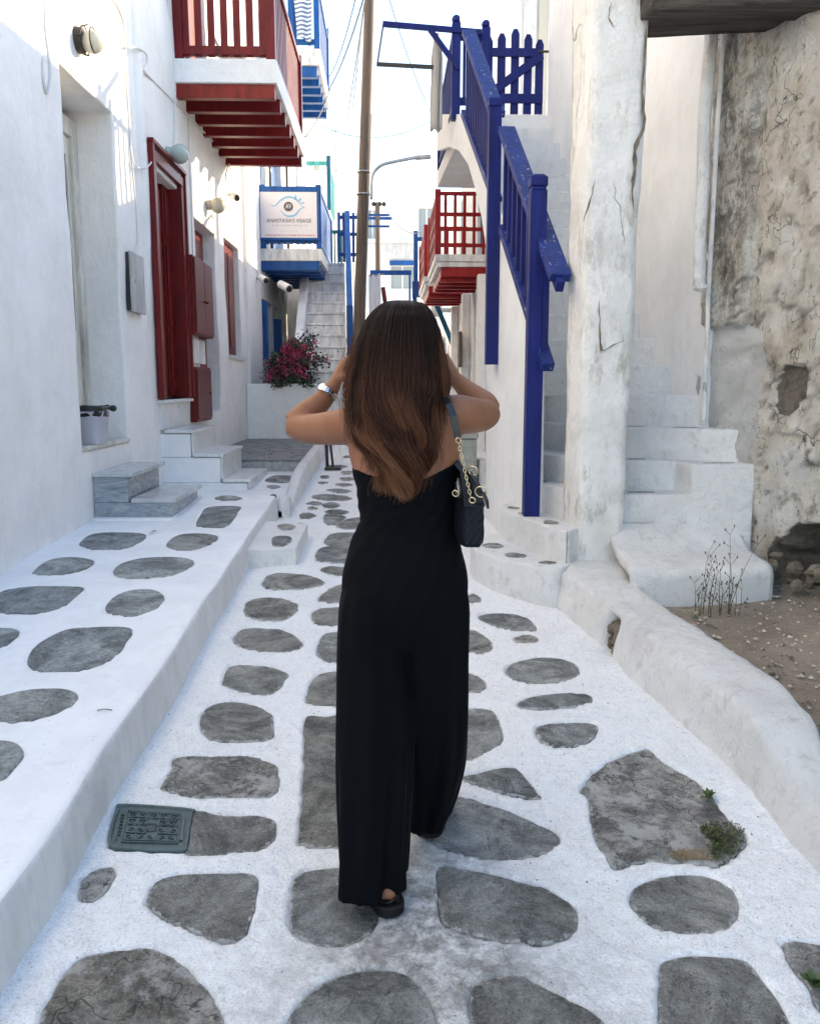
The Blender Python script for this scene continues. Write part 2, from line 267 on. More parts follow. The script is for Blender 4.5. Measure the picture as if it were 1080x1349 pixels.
# ------------------------------------------------------------------ object helpers
class MB:
    def __init__(s): s.v = []; s.f = []; s.mi = []; s.cur = 0
    def add(s, verts, faces):
        o = len(s.v); s.v += [tuple(v) for v in verts]; s.f += [tuple(i+o for i in f) for f in faces]; s.mi += [s.cur]*len(faces); return s
    def box(s, x0, x1, y0, y1, z0, z1):
        return s.add([(x, y, z) for z in (z0, z1) for (x, y) in ((x0, y0), (x1, y0), (x1, y1), (x0, y1))],
                     [(3, 2, 1, 0), (4, 5, 6, 7), (0, 1, 5, 4), (1, 2, 6, 5), (2, 3, 7, 6), (3, 0, 4, 7)])
    def bar(s, p, q, w, h, up=(0, 0, 1)):
        p, q, up = Vector(p), Vector(q), Vector(up); d = (q-p).normalized(); a = d.cross(up)
        if a.length < 1e-5: a = d.cross(Vector((0, 1, 0)))
        a.normalize(); b = a.cross(d).normalized()
        vs = []
        for c in (p, q):
            for sa, sb in ((-1, -1), (1, -1), (1, 1), (-1, 1)): vs.append(c + a*(w/2*sa) + b*(h/2*sb))
        return s.add(vs, [(0, 1, 2, 3), (7, 6, 5, 4), (0, 4, 5, 1), (1, 5, 6, 2), (2, 6, 7, 3), (3, 7, 4, 0)])
    def tube(s, pts, r, n=8, cap=True):
        pts = [Vector(p) for p in pts]; rs = r if isinstance(r, (list, tuple)) else [r]*len(pts)
        vs, fs = [], []; prev = None
        for i, p in enumerate(pts):
            d = (pts[min(i+1, len(pts)-1)] - pts[max(i-1, 0)]).normalized()
            if prev is None:
                a = d.cross(Vector((0, 0, 1)))
                if a.length < 1e-3: a = d.cross(Vector((0, 1, 0)))
            else: a = prev - d*prev.dot(d)
            a.normalize(); prev = a; b = d.cross(a)
            for k in range(n):
                t = 2*PI*k/n; vs.append(p + (a*math.cos(t) + b*math.sin(t))*rs[i])
        for i in range(len(pts)-1):
            for k in range(n):
                k2 = (k+1) % n; fs.append((i*n+k, i*n+k2, (i+1)*n+k2, (i+1)*n+k))
        if cap: fs.append(tuple(range(n))[::-1]); fs.append(tuple((len(pts)-1)*n+k for k in range(n)))
        return s.add(vs, fs)
    def prism(s, poly, z0, z1):           # plan polygon, z0/z1 numbers or functions of (x, y)
        a = (lambda x, y: z0) if not callable(z0) else z0; b = (lambda x, y: z1) if not callable(z1) else z1
        n = len(poly); vs = [(x, y, a(x, y)) for x, y in poly] + [(x, y, b(x, y)) for x, y in poly]
        return s.add(vs, [tuple(range(n))[::-1], tuple(range(n, 2*n))] + [(i, (i+1) % n, (i+1) % n+n, i+n) for i in range(n)])
    def extrude(s, pts, vec):             # 3-D polygon extruded along vec
        n = len(pts); vec = Vector(vec); vs = [Vector(p) for p in pts]; vs += [p+vec for p in vs]
        return s.add(vs, [tuple(range(n)), tuple(range(2*n-1, n-1, -1))] + [((i+1) % n, i, i+n, (i+1) % n+n) for i in range(n)])
    def sphere(s, c, rx, ry=None, rz=None, n=14, m=9, rot=None):
        ry = ry or rx; rz = rz or rx; vs = []; fs = []; c = Vector(c)
        for i in range(m+1):
            th = PI*i/m
            for k in range(n):
                ph = 2*PI*k/n; p = Vector((rx*math.sin(th)*math.cos(ph), ry*math.sin(th)*math.sin(ph), rz*math.cos(th)))
                if rot: p = rot @ p
                vs.append(c+p)
        for i in range(m):
            for k in range(n): k2 = (k+1) % n; fs.append((i*n+k, (i+1)*n+k, (i+1)*n+k2, i*n+k2))
        return s.add(vs, fs)
    def torus(s, c, R, r, axis=(0, 0, 1), n=16, m=6, arc=(0, 2*PI)):
        q = Vector(axis).to_track_quat('Z', 'Y'); c = Vector(c); full = arc[1]-arc[0] > 6.2
        pts = [c + q @ Vector((R*math.cos(t), R*math.sin(t), 0)) for t in [arc[0]+(arc[1]-arc[0])*i/n for i in range(n+1)]]
        return s.tube(pts, r, m, not full)
    def build(s, name, mat, parent=None, bevel=0., smooth=False, seg=2):
        me = bpy.data.meshes.new(name); me.from_pydata(s.v, [], s.f)
        for mm in ([mat] if isinstance(mat, str) else mat): me.materials.append(MATS[mm])
        if max(s.mi, default=0): me.polygons.foreach_set('material_index', s.mi)
        me.update()
        if smooth: me.polygons.foreach_set('use_smooth', [True]*len(me.polygons))
        o = bpy.data.objects.new(name, me); COL.objects.link(o)
        if parent is not None:
            o.parent = parent; o.matrix_parent_inverse = Matrix.Translation(-Vector(parent.location)) if parent.type == 'EMPTY' else Matrix()
        if bevel:
            b = o.modifiers.new('bevel', 'BEVEL'); b.width = bevel; b.segments = seg; b.limit_method = 'ANGLE'; b.angle_limit = math.radians(40); b.harden_normals = False
            me.polygons.foreach_set('use_smooth', [True]*len(me.polygons)); b.harden_normals = True
        return o
def tag(o, label=None, cat=None, group=None, kind=None):
    if label: o['label'] = label
    if cat: o['category'] = cat
    if group: o['group'] = group
    if kind: o['kind'] = kind
    return o
def thing(name, label, cat, loc=(0, 0, 0), group=None):
    o = bpy.data.objects.new(name, None); o.empty_display_size = .1; COL.objects.link(o); o.location = loc; return tag(o, label, cat, group)
def fix_normals(o):
    bm = bmesh.new(); bm.from_mesh(o.data); bmesh.ops.recalc_face_normals(bm, faces=bm.faces); bm.to_mesh(o.data); bm.free(); return o
def catmull(pts, per=8, closed=True):
    P = [np.array(p, float) for p in pts]; n = len(P); out = []
    rng = range(n) if closed else range(n-1)
    for i in rng:
        if closed: p0, p1, p2, p3 = P[(i-1) % n], P[i], P[(i+1) % n], P[(i+2) % n]
        else: p0, p1, p2, p3 = P[max(i-1, 0)], P[i], P[i+1], P[min(i+2, n-1)]
        for k in range(per):
            t = k/per; out.append(.5*((2*p1) + (-p0+p2)*t + (2*p0-5*p1+4*p2-p3)*t*t + (-p0+3*p1-3*p2+p3)*t**3))
    if not closed: out.append(P[-1])
    return np.array(out)
def nz(x, y, z=0.): return noise.noise(Vector((x, y, z)))

# a wall between plan points p0 -> p1 with thickness behind it and real openings (a0, a1, z0, z1 along the wall)
def wall(name, p0, p1, thick, z0, z1, openings=(), mat='white_plaster', parent=None, amp=.012, res=.22, side=1, bevel=.018, zfun=None, sc=1.1):
    p0 = Vector((p0[0], p0[1], 0)); p1 = Vector((p1[0], p1[1], 0)); L = (p1-p0).length; d = (p1-p0)/L
    nrm = Vector((d.y, -d.x, 0))*side                       # faces the street
    A = {0., L}; Z = {z0, z1}
    for o in openings: A |= {o[0], o[1]}; Z |= {o[2], o[3]}
    def sub(S):
        S = sorted(S); out = [S[0]]
        for a, b in zip(S, S[1:]):
            if b-a < 1e-6: continue
            k = max(1, int(round((b-a)/res))); out += [a+(b-a)*i/k for i in range(1, k+1)]
        return out
    A, Z = sub(A), sub(Z); nA, nZ = len(A), len(Z)
    def hole(i, j):
        if i < 0 or j < 0 or i >= nA-1 or j >= nZ-1: return True
        a = (A[i]+A[i+1])/2; z = (Z[j]+Z[j+1])/2
        return any(o[0] < a < o[1] and o[2] < z < o[3] for o in openings)
    vs, ix = [], {}
    def V(i, j, back):
        k = (i, j, back)
        if k not in ix:
            p = p0 + d*A[i]; zz = Z[j]
            if zfun and j == nZ-1: zz = zfun(A[i])
            off = -thick if back else amp*(noise.noise(Vector((p.x*sc, p.y*sc, zz*sc*.9)))*1.4 + .5*noise.noise(Vector((p.x*4, p.y*4, zz*3))))
            q = p + nrm*off; ix[k] = len(vs); vs.append((q.x, q.y, zz))
        return ix[k]
    fs = []
    for i in range(nA-1):
        for j in range(nZ-1):
            if hole(i, j): continue
            f = (V(i, j, 0), V(i+1, j, 0), V(i+1, j+1, 0), V(i, j+1, 0)); fs.append(f)
            fs.append((V(i, j+1, 1), V(i+1, j+1, 1), V(i+1, j, 1), V(i, j, 1)))
            if hole(i-1, j): fs.append((V(i, j, 0), V(i, j+1, 0), V(i, j+1, 1), V(i, j, 1)))
            if hole(i+1, j): fs.append((V(i+1, j, 0), V(i+1, j, 1), V(i+1, j+1, 1), V(i+1, j+1, 0)))
            if hole(i, j-1): fs.append((V(i, j, 0), V(i, j, 1), V(i+1, j, 1), V(i+1, j, 0)))
            if hole(i, j+1): fs.append((V(i, j+1, 0), V(i+1, j+1, 0), V(i+1, j+1, 1), V(i, j+1, 1)))
    mb = MB(); mb.add(vs, fs); o = mb.build(name, mat, parent, bevel, seg=3); fix_normals(o); return o

# ------------------------------------------------------------------ paving: a lime-washed sheet with the stones let into it
def noise_grid(X, Y, f, seed=0.):
    out = np.empty(X.size); xs = X.ravel(); ys = Y.ravel()
    for i in range(xs.size): out[i] = noise.noise((xs[i]*f, ys[i]*f, seed))
    return out.reshape(X.shape)
def sd_poly(P, X, Y):
    d = np.full(X.shape, 1e9); ins = np.zeros(X.shape, bool); n = len(P)
    for i in range(n):
        a, b = P[i], P[(i+1) % n]; ex, ey = b[0]-a[0], b[1]-a[1]; wx, wy = X-a[0], Y-a[1]
        t = np.clip((wx*ex+wy*ey)/(ex*ex+ey*ey+1e-12), 0, 1); d = np.minimum(d, (wx-ex*t)**2+(wy-ey*t)**2)
        c = ((a[1] <= Y) != (b[1] <= Y)) & (X < ex*(Y-a[1])/(ey if abs(ey) > 1e-12 else 1e-12)+a[0]); ins ^= c
    return np.where(ins, -np.sqrt(d), np.sqrt(d))
def stone_obj(P, zf, mat, parent, label=None, name='paving_stone', rise=-.003, amp=.003):
    """P: outline in plan (n,2). The slab lies in the plane zf(x,y), its rim drawn out into rings for real relief."""
    P = np.array(P); n = len(P); c = P.mean(0); R = np.sqrt(((P-c)**2).sum(1)).mean()
    mb = MB(); ed = []; vs = []; rings = (1.0, 1.0, .96, .88, .7, .45, .2)
    for k, s in enumerate(rings):
        for p in P:
            q = c + (p-c)*s; z = zf(*q)
            z += rise + (amp*noise.noise((q[0]*9, q[1]*9, 3.1))+amp*.6*noise.noise((q[0]*31, q[1]*31, 1.))) - (.03 if k == 0 else .0035 if k == 1 else 0)
            vs.append((q[0], q[1], z)); ed.append((1-s)*R)
    vs.append((c[0], c[1], zf(*c)+rise)); ed.append(R)
    fs = [(k*n+i, k*n+(i+1) % n, (k+1)*n+(i+1) % n, (k+1)*n+i) for k in range(len(rings)-1) for i in range(n)]
    fs += [((len(rings)-1)*n+i, (len(rings)-1)*n+(i+1) % n, len(vs)-1) for i in range(n)]
    mb.add(vs, fs); o = mb.build(name, mat, parent, smooth=True); fix_normals(o)
    a = o.data.attributes.new('edge', 'FLOAT', 'POINT'); a.data.foreach_set('value', np.array(ed, np.float32))
    if label: o['label'] = label
    return o
def trace(pts, org, k, dz=0., per=6, plane=None):
    """outline seen in the photograph, laid down where the ground really is"""
    q = []
    for a, b in pts:
        u, v = org[0]+a/k, org[1]+b/k
        p = on_ground(u, v, dz) if plane is None else plane(u, v); q.append((p.x, p.y))
    return catmull(q, per)
def paved_sheet(name, xs, ys, zf, polys, mat, parent=None, bump=.004, wear=None, lip=0.):
    X, Y = np.meshgrid(xs, ys); sd = np.full(X.shape, 1.)
    for P in polys:
        x0, y0 = P.min(0)-.06; x1, y1 = P.max(0)+.06
        i0, i1 = np.searchsorted(ys, [y0, y1]); j0, j1 = np.searchsorted(xs, [x0, x1])
        if i1 <= i0 or j1 <= j0: continue
        s = sd_poly(P, X[i0:i1, j0:j1], Y[i0:i1, j0:j1]); sd[i0:i1, j0:j1] = np.minimum(sd[i0:i1, j0:j1], s)
    Z = np.vectorize(zf)(X, Y)
    n1 = noise_grid(X, Y, 6.); n2 = noise_grid(X, Y, 26., 4.)
    outside = np.clip((sd+.004+.004*n2)/.010, 0, 1)
    Z = Z + (bump*n1 + bump*.6*n2)*outside + lip*np.exp(-((sd-.015)/.012)**2)*(sd > 0) - .022*(1-outside)
    V = np.stack([X, Y, Z], -1).reshape(-1, 3); ny, nx = X.shape
    idx = np.arange(ny*nx).reshape(ny, nx); F = np.stack([idx[:-1, :-1], idx[:-1, 1:], idx[1:, 1:], idx[1:, :-1]], -1).reshape(-1, 4)
    me = bpy.data.meshes.new(name); me.vertices.add(len(V)); me.vertices.foreach_set('co', V.ravel().astype(np.float32))
    me.loops.add(F.size); me.loops.foreach_set('vertex_index', F.ravel().astype(np.int32)); me.polygons.add(len(F))
    me.polygons.foreach_set('loop_start', np.arange(0, F.size, 4, dtype=np.int32)); me.polygons.foreach_set('loop_total', np.full(len(F), 4, np.int32))
    me.update(); me.validate(); me.polygons.foreach_set('use_smooth', [True]*len(F)); me.materials.append(MATS[mat])
    if wear is not None:
        a = me.attributes.new('wear', 'FLOAT', 'POINT'); a.data.foreach_set('value', wear(X, Y).ravel().astype(np.float32))
    o = bpy.data.objects.new(name, me); COL.objects.link(o); tag(o, kind='structure')
    if parent: o.parent = parent
    return o

# ================================================================== THE SETTING
def build_ground():
    mb = MB(); mb.box(-600, 600, -600, 900, -3.2, -3.0); tag(mb.build('ground', 'dirt'), kind='structure')
    # earth under the lane and the houses, following the slope of the hill
    mb = MB(); mb.add([(-14, -8, ground_z(-8)-.06), (14, -8, ground_z(-8)-.06), (14, 60, ground_z(60)-.06), (-14, 60, ground_z(60)-.06), (-14, -8, -3.05), (14, -8, -3.05), (14, 60, -3.05), (-14, 60, -3.05)],
        [(0, 1, 2, 3), (7, 6, 5, 4), (0, 4, 5, 1), (1, 5, 6, 2), (2, 6, 7, 3), (3, 7, 4, 0)])
    tag(mb.build('terrain', 'street_whitewash'), kind='structure')
build_ground()

A4, A5, A6, A7, A8 = ((0, 500), 2.4), ((340, 380), 2.997), ((630, 500), 2.4), ((0, 900), 2.), ((540, 900), 2.)
STREET = [   # (crop origin/scale, outline, kind)
 (A4, [(828,645),(850,618),(900,612),(980,620),(1026,640),(1000,655),(920,665),(850,660)], 0),
 (A4, [(775,740),(780,705),(820,690),(890,692),(935,710),(935,735),(890,762),(820,760)], 0),
 (A4, [(740,830),(750,795),(790,783),(870,786),(930,805),(955,835),(930,855),(850,862),(780,850)], 0),
 (A4, [(705,960),(715,915),(750,900),(830,903),(905,920),(895,960),(850,992),(780,988),(730,975)], 0),
 (A7, [(527,95),(545,65),(600,50),(660,55),(710,80),(720,110),(715,145),(660,153),(570,150),(535,130)], 0),
 (A7, [(427,268),(450,230),(462,195),(540,190),(650,192),(720,215),(737,255),(725,285),(690,300),(560,302),(460,290)], 1),
 (A7, [(495,336),(590,345),(715,352),(722,400),(700,430),(610,447),(500,450),(486,440),(500,400)], 0),
 (A7, [(205,555),(225,510),(265,487),(300,487),(295,520),(260,565),(225,573)], 1),
 (A7, [(387,575),(400,535),(450,508),(560,502),(665,503),(674,540),(665,610),(640,670),(605,685),(540,665),(450,630),(400,595)], 0),
 (A7, [(100,898),(140,820),(175,760),(230,715),(360,700),(430,710),(500,760),(560,830),(590,898),(580,1000),(340,1060),(110,1000)], 1),
 (A7, [(805,92),(850,86),(930,90),(945,200),(940,400),(925,432),(800,428),(787,405),(795,300),(800,180)], 0),
 (A7, [(763,640),(768,540),(790,497),(890,483),(950,495),(990,540),(1000,580),(985,640),(930,682),(860,690),(790,670)], 0),
 (A7, [(750,905),(790,840),(850,785),(940,757),(1040,757),(1100,790),(1145,870),(1160,960),(1080,1040),(860,1060),(760,1000)], 0),
 (A8, [(160,815),(190,780),(280,765),(340,790),(420,830),(500,880),(540,940),(500,1020),(300,1040),(180,980),(160,890)], 0),
 (A8, [(72,490),(130,490),(260,515),(360,545),(420,580),(443,615),(430,655),(370,685),(260,682),(140,655),(85,625),(75,560)], 0),
 (A8, [(40,385),(90,320),(130,295),(250,330),(340,370),(395,405),(375,435),(320,455),(200,462),(100,440),(50,410)], 0),
 (A8, [(130,250),(180,238),(265,223),(300,245),(330,280),(341,306),(250,290),(180,268)], 0),
 (A8, [(90,100),(145,66),(210,68),(235,95),(246,140),(220,170),(150,203),(110,212),(70,170)], 0),
 (A8, [(288,50),(330,35),(400,27),(465,30),(480,45),(440,60),(350,68),(300,65)], 0),
 (A8, [(328,125),(350,110),(410,106),(487,108),(485,140),(450,163),(400,170),(350,155)], 0),
 (A8, [(450,285),(480,240),(540,200),(620,172),(660,200),(740,250),(790,290),(835,355),(885,400),(870,440),(810,482),(700,468),(600,470),(540,487),(500,430),(475,360),(465,300)], 1),
 (A8, [(577,570),(600,530),(660,508),(740,502),(810,515),(855,550),(867,600),(840,640),(760,655),(680,652),(620,625)], 0),
 (A8, [(658,780),(665,730),(720,716),(800,716),(885,730),(940,790),(1000,890),(1010,960),(860,1010),(680,980),(655,860)], 0),
 (A8, [(980,690),(1000,680),(1080,690),(1180,720),(1220,800),(1160,870),(1090,870),(1050,800),(1010,750)], 1),
 (A8, [(90,-12),(140,-26),(180,-18),(200,5),(180,20),(110,20)], 0),
 (A6, [(85,915),(120,890),(200,876),(280,885),(318,915),(300,940),(230,960),(140,955),(100,940)], 0),
 (A6, [(0,745),(60,735),(140,745),(180,775),(175,795),(100,790),(30,770)], 0),
 (A6, [(110,818),(150,806),(188,815),(180,828),(130,832)], 1),
 (A6, [(-80,800),(-40,788),(0,795),(45,830),(35,858),(0,865),(-70,850)], 0),
 (A6, [(-40,690),(-20,676),(-5,680),(10,694),(-5,704),(-30,704)], 0),
 (A6, [(-70,740),(-45,728),(-25,740),(-45,752)], 0),
 (A4, [(1005,690),(1040,660),(1080,645),(1140,650),(1150,690),(1110,705),(1030,703)], 0),
 (A4, [(985,750),(1000,725),(1050,718),(1130,720),(1150,750),(1120,775),(1010,775)], 0),
 (A4, [(1003,850),(1020,810),(1060,798),(1130,800),(1160,850),(1120,893),(1050,893),(1010,875)], 0),
 (A4, [(965,1010),(985,950),(1020,925),(1130,920),(1150,970),(1140,1030),(1000,1028)], 0),
 (A5, [(245,1112),(275,1098),(340,1100),(390,1108),(380,1130),(300,1130)], 0),
 (A5, [(260,1000),(290,965),(360,960),(420,970),(420,1010),(360,1020),(290,1018)], 0),
 (A5, [(225,1065),(250,1022),(330,1022),(420,1028),(420,1085),(260,1080)], 0),
 (A5, [(310,935),(360,908),(420,905),(440,925),(420,945),(340,950)], 0),
 (A5, [(258,910),(265,892),(330,895),(345,905),(310,930),(270,930)], 0),
 (A5, [(265,880),(290,872),(340,875),(360,884),(330,893),(280,891)], 0),
 (A5, [(250,850),(290,842),(320,850),(315,863),(270,865)], 0),
 (A5, [(190,845),(220,838),(255,845),(245,855),(200,853)], 0),
 (A5, [(165,890),(200,882),(230,895),(200,908),(170,905)], 0),
 (A5, [(145,930),(170,925),(195,938),(175,942)], 0),
 (A5, [(212,818),(280,812),(350,820),(370,832),(300,838),(230,832)], 0),
 (A5, [(270,795),(320,790),(370,800),(330,808)], 0),
 (A5, [(195,865),(215,860),(235,868),(210,873)], 0),
 (A5, [(305,772),(340,768),(375,775),(340,782)], 0),
 (A5, [(245,740),(275,738),(280,746),(255,750)], 0),
 (A5, [(320,748),(360,745),(380,753),(340,760)], 0),
 (A5, [(330,722),(370,720),(380,728),(340,735)], 0),
 (A5, [(235,765),(262,762),(275,768),(250,772)], 0),
 (A5, [(300,700),(340,698),(350,705),(315,708)], 0),
]
def build_street():
    polys, kinds = [], []
    for (A, pts, k) in STREET:
        P = trace(pts, A[0], A[1]); 
        j = np.array([[noise.noise((p[0]*14, p[1]*14, 5.))*.008+noise.noise((p[0]*40, p[1]*40, 5.))*.006, noise.noise((p[0]*14, p[1]*14, 9.))*.008+noise.noise((p[0]*40, p[1]*40, 2.))*.006] for p in P])
        polys.append(P + j*min(1.6, max(.4, P[:, 1].mean()/3.5))*(1.6 if k else 1)); kinds.append(k)
    # stones behind the woman, in the rhythm of the rows one can see on both sides of her
    rr = random.Random(3)
    def blob(cx, cy, rx, ry, n=7):
        return catmull([(cx+rx*math.cos(2*PI*i/n)*rr.uniform(.8, 1.12), cy+ry*math.sin(2*PI*i/n)*rr.uniform(.8, 1.12)) for i in range(n)], 5)
    for (x, y, rx, ry) in [(.02,2.95,.16,.10),(.05,3.35,.15,.12),(.05,3.85,.17,.13),(.08,4.4,.16,.15),(.1,5.0,.18,.16),(.1,5.6,.2,.16),(.12,6.3,.2,.18),(.15,7.0,.2,.15),(.1,7.8,.2,.18),(.05,8.6,.25,.2),
                         (.42,6.4,.12,.14),(.4,7.3,.15,.18),(.45,8.3,.18,.16),(.2,9.5,.25,.2),(-.2,9.4,.16,.14),(-.15,10.4,.2,.2),(.25,10.5,.2,.2),(.2,11.6,.2,.2),(-.5,11.4,.18,.2),(-.4,12.4,.2,.2),(.1,12.6,.2,.2),
                         (-.62,1.62,.17,.1),(.2,1.3,.2,.13),(.75,1.35,.15,.12),(-.3,1.0,.22,.13),(.7,.8,.2,.15),(-.75,.7,.13,.15)]:
        P = blob(x, y, rx, ry)
        if all(sd_poly(Q, np.array([x]), np.array([y]))[0] > max(rx, ry)*.9 for Q in polys): polys.append(P); kinds.append(0)
    cover = trace([(325,320),(500,332),(508,345),(500,390),(495,425),(475,443),(310,438),(285,420),(290,380),(305,335)], *A7)
    xs = np.arange(-1.06, 1.62, .010); ys = [.3]
    while ys[-1] < 14.2: ys.append(ys[-1]+max(.0085, .0062*ys[-1]))
    ys = np.array(ys)
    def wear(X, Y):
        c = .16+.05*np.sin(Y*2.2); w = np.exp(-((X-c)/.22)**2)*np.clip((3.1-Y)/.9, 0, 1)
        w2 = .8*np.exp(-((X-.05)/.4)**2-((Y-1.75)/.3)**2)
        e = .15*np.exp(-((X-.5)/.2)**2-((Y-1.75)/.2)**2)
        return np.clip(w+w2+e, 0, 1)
    st = paved_sheet('street', xs, ys, lambda x, y: ground_z(y), polys+[cover], 'street_whitewash', bump=.0055, wear=wear, lip=.0012)
    for P, k in zip(polys, kinds):
        o = stone_obj(P*1.0, lambda x, y: ground_z(y), 'cracked_stone' if k else 'paving_stone', st, rise=(-.004 if len(P) % 4 else .0015) if not k else -.001, amp=.003 if not k else .006)
    return st, cover
street, cover_outline = build_street()

# ------------------------------------------------------------------ raised walkway in front of the left house
KX = lambda y: -.955-.012*(y-1.8)         # its outer edge
WALK = [
 (A4, [(678,374),(700,367),(722,366),(745,368),(767,375),(745,382),(722,383),(695,381)]),
 (A4, [(660,402),(755,400),(752,420),(720,460),(690,467),(640,466),(620,458),(632,430)]),
 (A4, [(250,518),(290,488),(370,482),(460,488),(440,515),(390,535),(300,537),(262,528)]),
 (A4, [(526,520),(560,492),(620,485),(684,492),(680,510),(640,532),(590,540),(545,535)]),
 (A4, [(103,608),(150,572),(220,560),(293,570),(285,590),(240,610),(160,620),(115,616)]),
 (A4, [(358,605),(390,578),(460,563),(560,560),(612,572),(600,595),(540,620),(450,628),(380,625)]),
 (A4, [(-50,700),(0,672),(30,662),(110,653),(220,653),(265,658),(250,680),(190,720),(110,740),(0,738),(-45,725)]),
 (A4, [(335,715),(370,680),(430,663),(490,665),(520,688),(500,720),(440,745),(370,745),(340,735)]),
 (A4, [(-90,800),(-40,788),(30,785),(62,797),(40,825),(0,850),(-60,870),(-100,840)]),
 (A4, [(88,880),(120,835),(200,792),(280,782),(410,784),(400,830),(350,885),(270,918),(140,922),(95,908)]),
 (A4, [(-60,1040),(-40,1010),(0,1000),(90,980),(190,976),(240,990),(240,1020),(180,1055),(90,1080),(0,1080)]),
 (A4, [(-140,1210),(-60,1150),(0,1140),(50,1148),(75,1180),(50,1220),(0,1270),(-100,1300)]),
 (A4, [(-420,1010),(-330,960),(-230,965),(-240,1010),(-330,1060),(-410,1050)]),
 (A4, [(-420,800),(-330,770),(-230,775),(-240,810),(-330,850),(-410,840)]),
]
def walkway_z(x, y): return ground_z(y)+.2
def build_walkway():
    polys = [trace(p, A[0], A[1], .2) for A, p in WALK]
    # sheet: flat field plus a rounded shoulder and the kerb face, as one surface
    ys = [.2]
    while ys[-1] < 7.34: ys.append(ys[-1]+max(.02, .006*ys[-1]))
    ys[-1] = 7.34; ys = np.array(ys)
    cols = [(-2.32+(2.32-1.0-.035)*i/78, None) for i in range(79)]
    xs = np.array([c[0]+1.0 for c in cols])   # offsets from the edge line at x=-1.0
    offs = list(xs) ; drops = [0.]*len(offs)
    for a in (20, 45, 70, 90): offs.append(-.03+.03*math.sin(math.radians(a))); drops.append(.03*(1-math.cos(math.radians(a))))
    for dz in (.06, .10, .14, .18, .22, .26): offs.append(.004+dz*.05); drops.append(dz)
    X = np.array([[max(-2.32, KX(y)+o) if o > -1.25 else -2.32+(o+1.32)*1 for o in offs] for y in ys])
    Y = np.repeat(ys[:, None], len(offs), 1); D = np.array(drops)[None, :]
    n1 = noise_grid(X, Y+D*3, 3.); n2 = noise_grid(X, Y+D*5, 14., 2.)
    sd = np.full(X.shape, 1.)
    for P in polys:
        s = sd_poly(P, X, Y); sd = np.minimum(sd, s)
    Z = ground_z(Y)+.2-D+(.004*n1+.0015*n2)*(D == 0) - .015*np.clip((-sd-.0)/.004, 0, 1)*(D == 0)
    X = X + (.008*n1+.004*n2)*(D > .01)+.012*noise_grid(X*0+2, Y, 2.2)*(np.array(offs)[None, :] > -.04)
    V = np.stack([X, Y, Z], -1).reshape(-1, 3); ny, nx = X.shape; idx = np.arange(ny*nx).reshape(ny, nx)
    F = np.stack([idx[:-1, :-1], idx[:-1, 1:], idx[1:, 1:], idx[1:, :-1]], -1).reshape(-1, 4)
    mb = MB(); mb.v = [tuple(v) for v in V]; mb.f = [tuple(int(i) for i in f) for f in F]
    mb.mi = [1 if (k % (nx-1)) >= 80 else 0 for k in range(len(F))]
    w = mb.build('walkway', ['walkway_whitewash', 'kerb_plaster'], smooth=True); tag(w, kind='structure')
    e = MB(); yy = 7.335
    e.add([(-2.32, yy, walkway_z(0, yy)-.004), (KX(yy)-.02, yy, walkway_z(0, yy)-.006), (KX(yy), yy, ground_z(yy)-.1), (-2.32, yy, ground_z(yy)-.1)], [(3, 2, 1, 0)]); e.build('end_face', 'kerb_plaster', w)
    for P in polys: stone_obj(P, walkway_z, 'walkway_stone', w, rise=.0005, amp=.0012)
build_walkway()

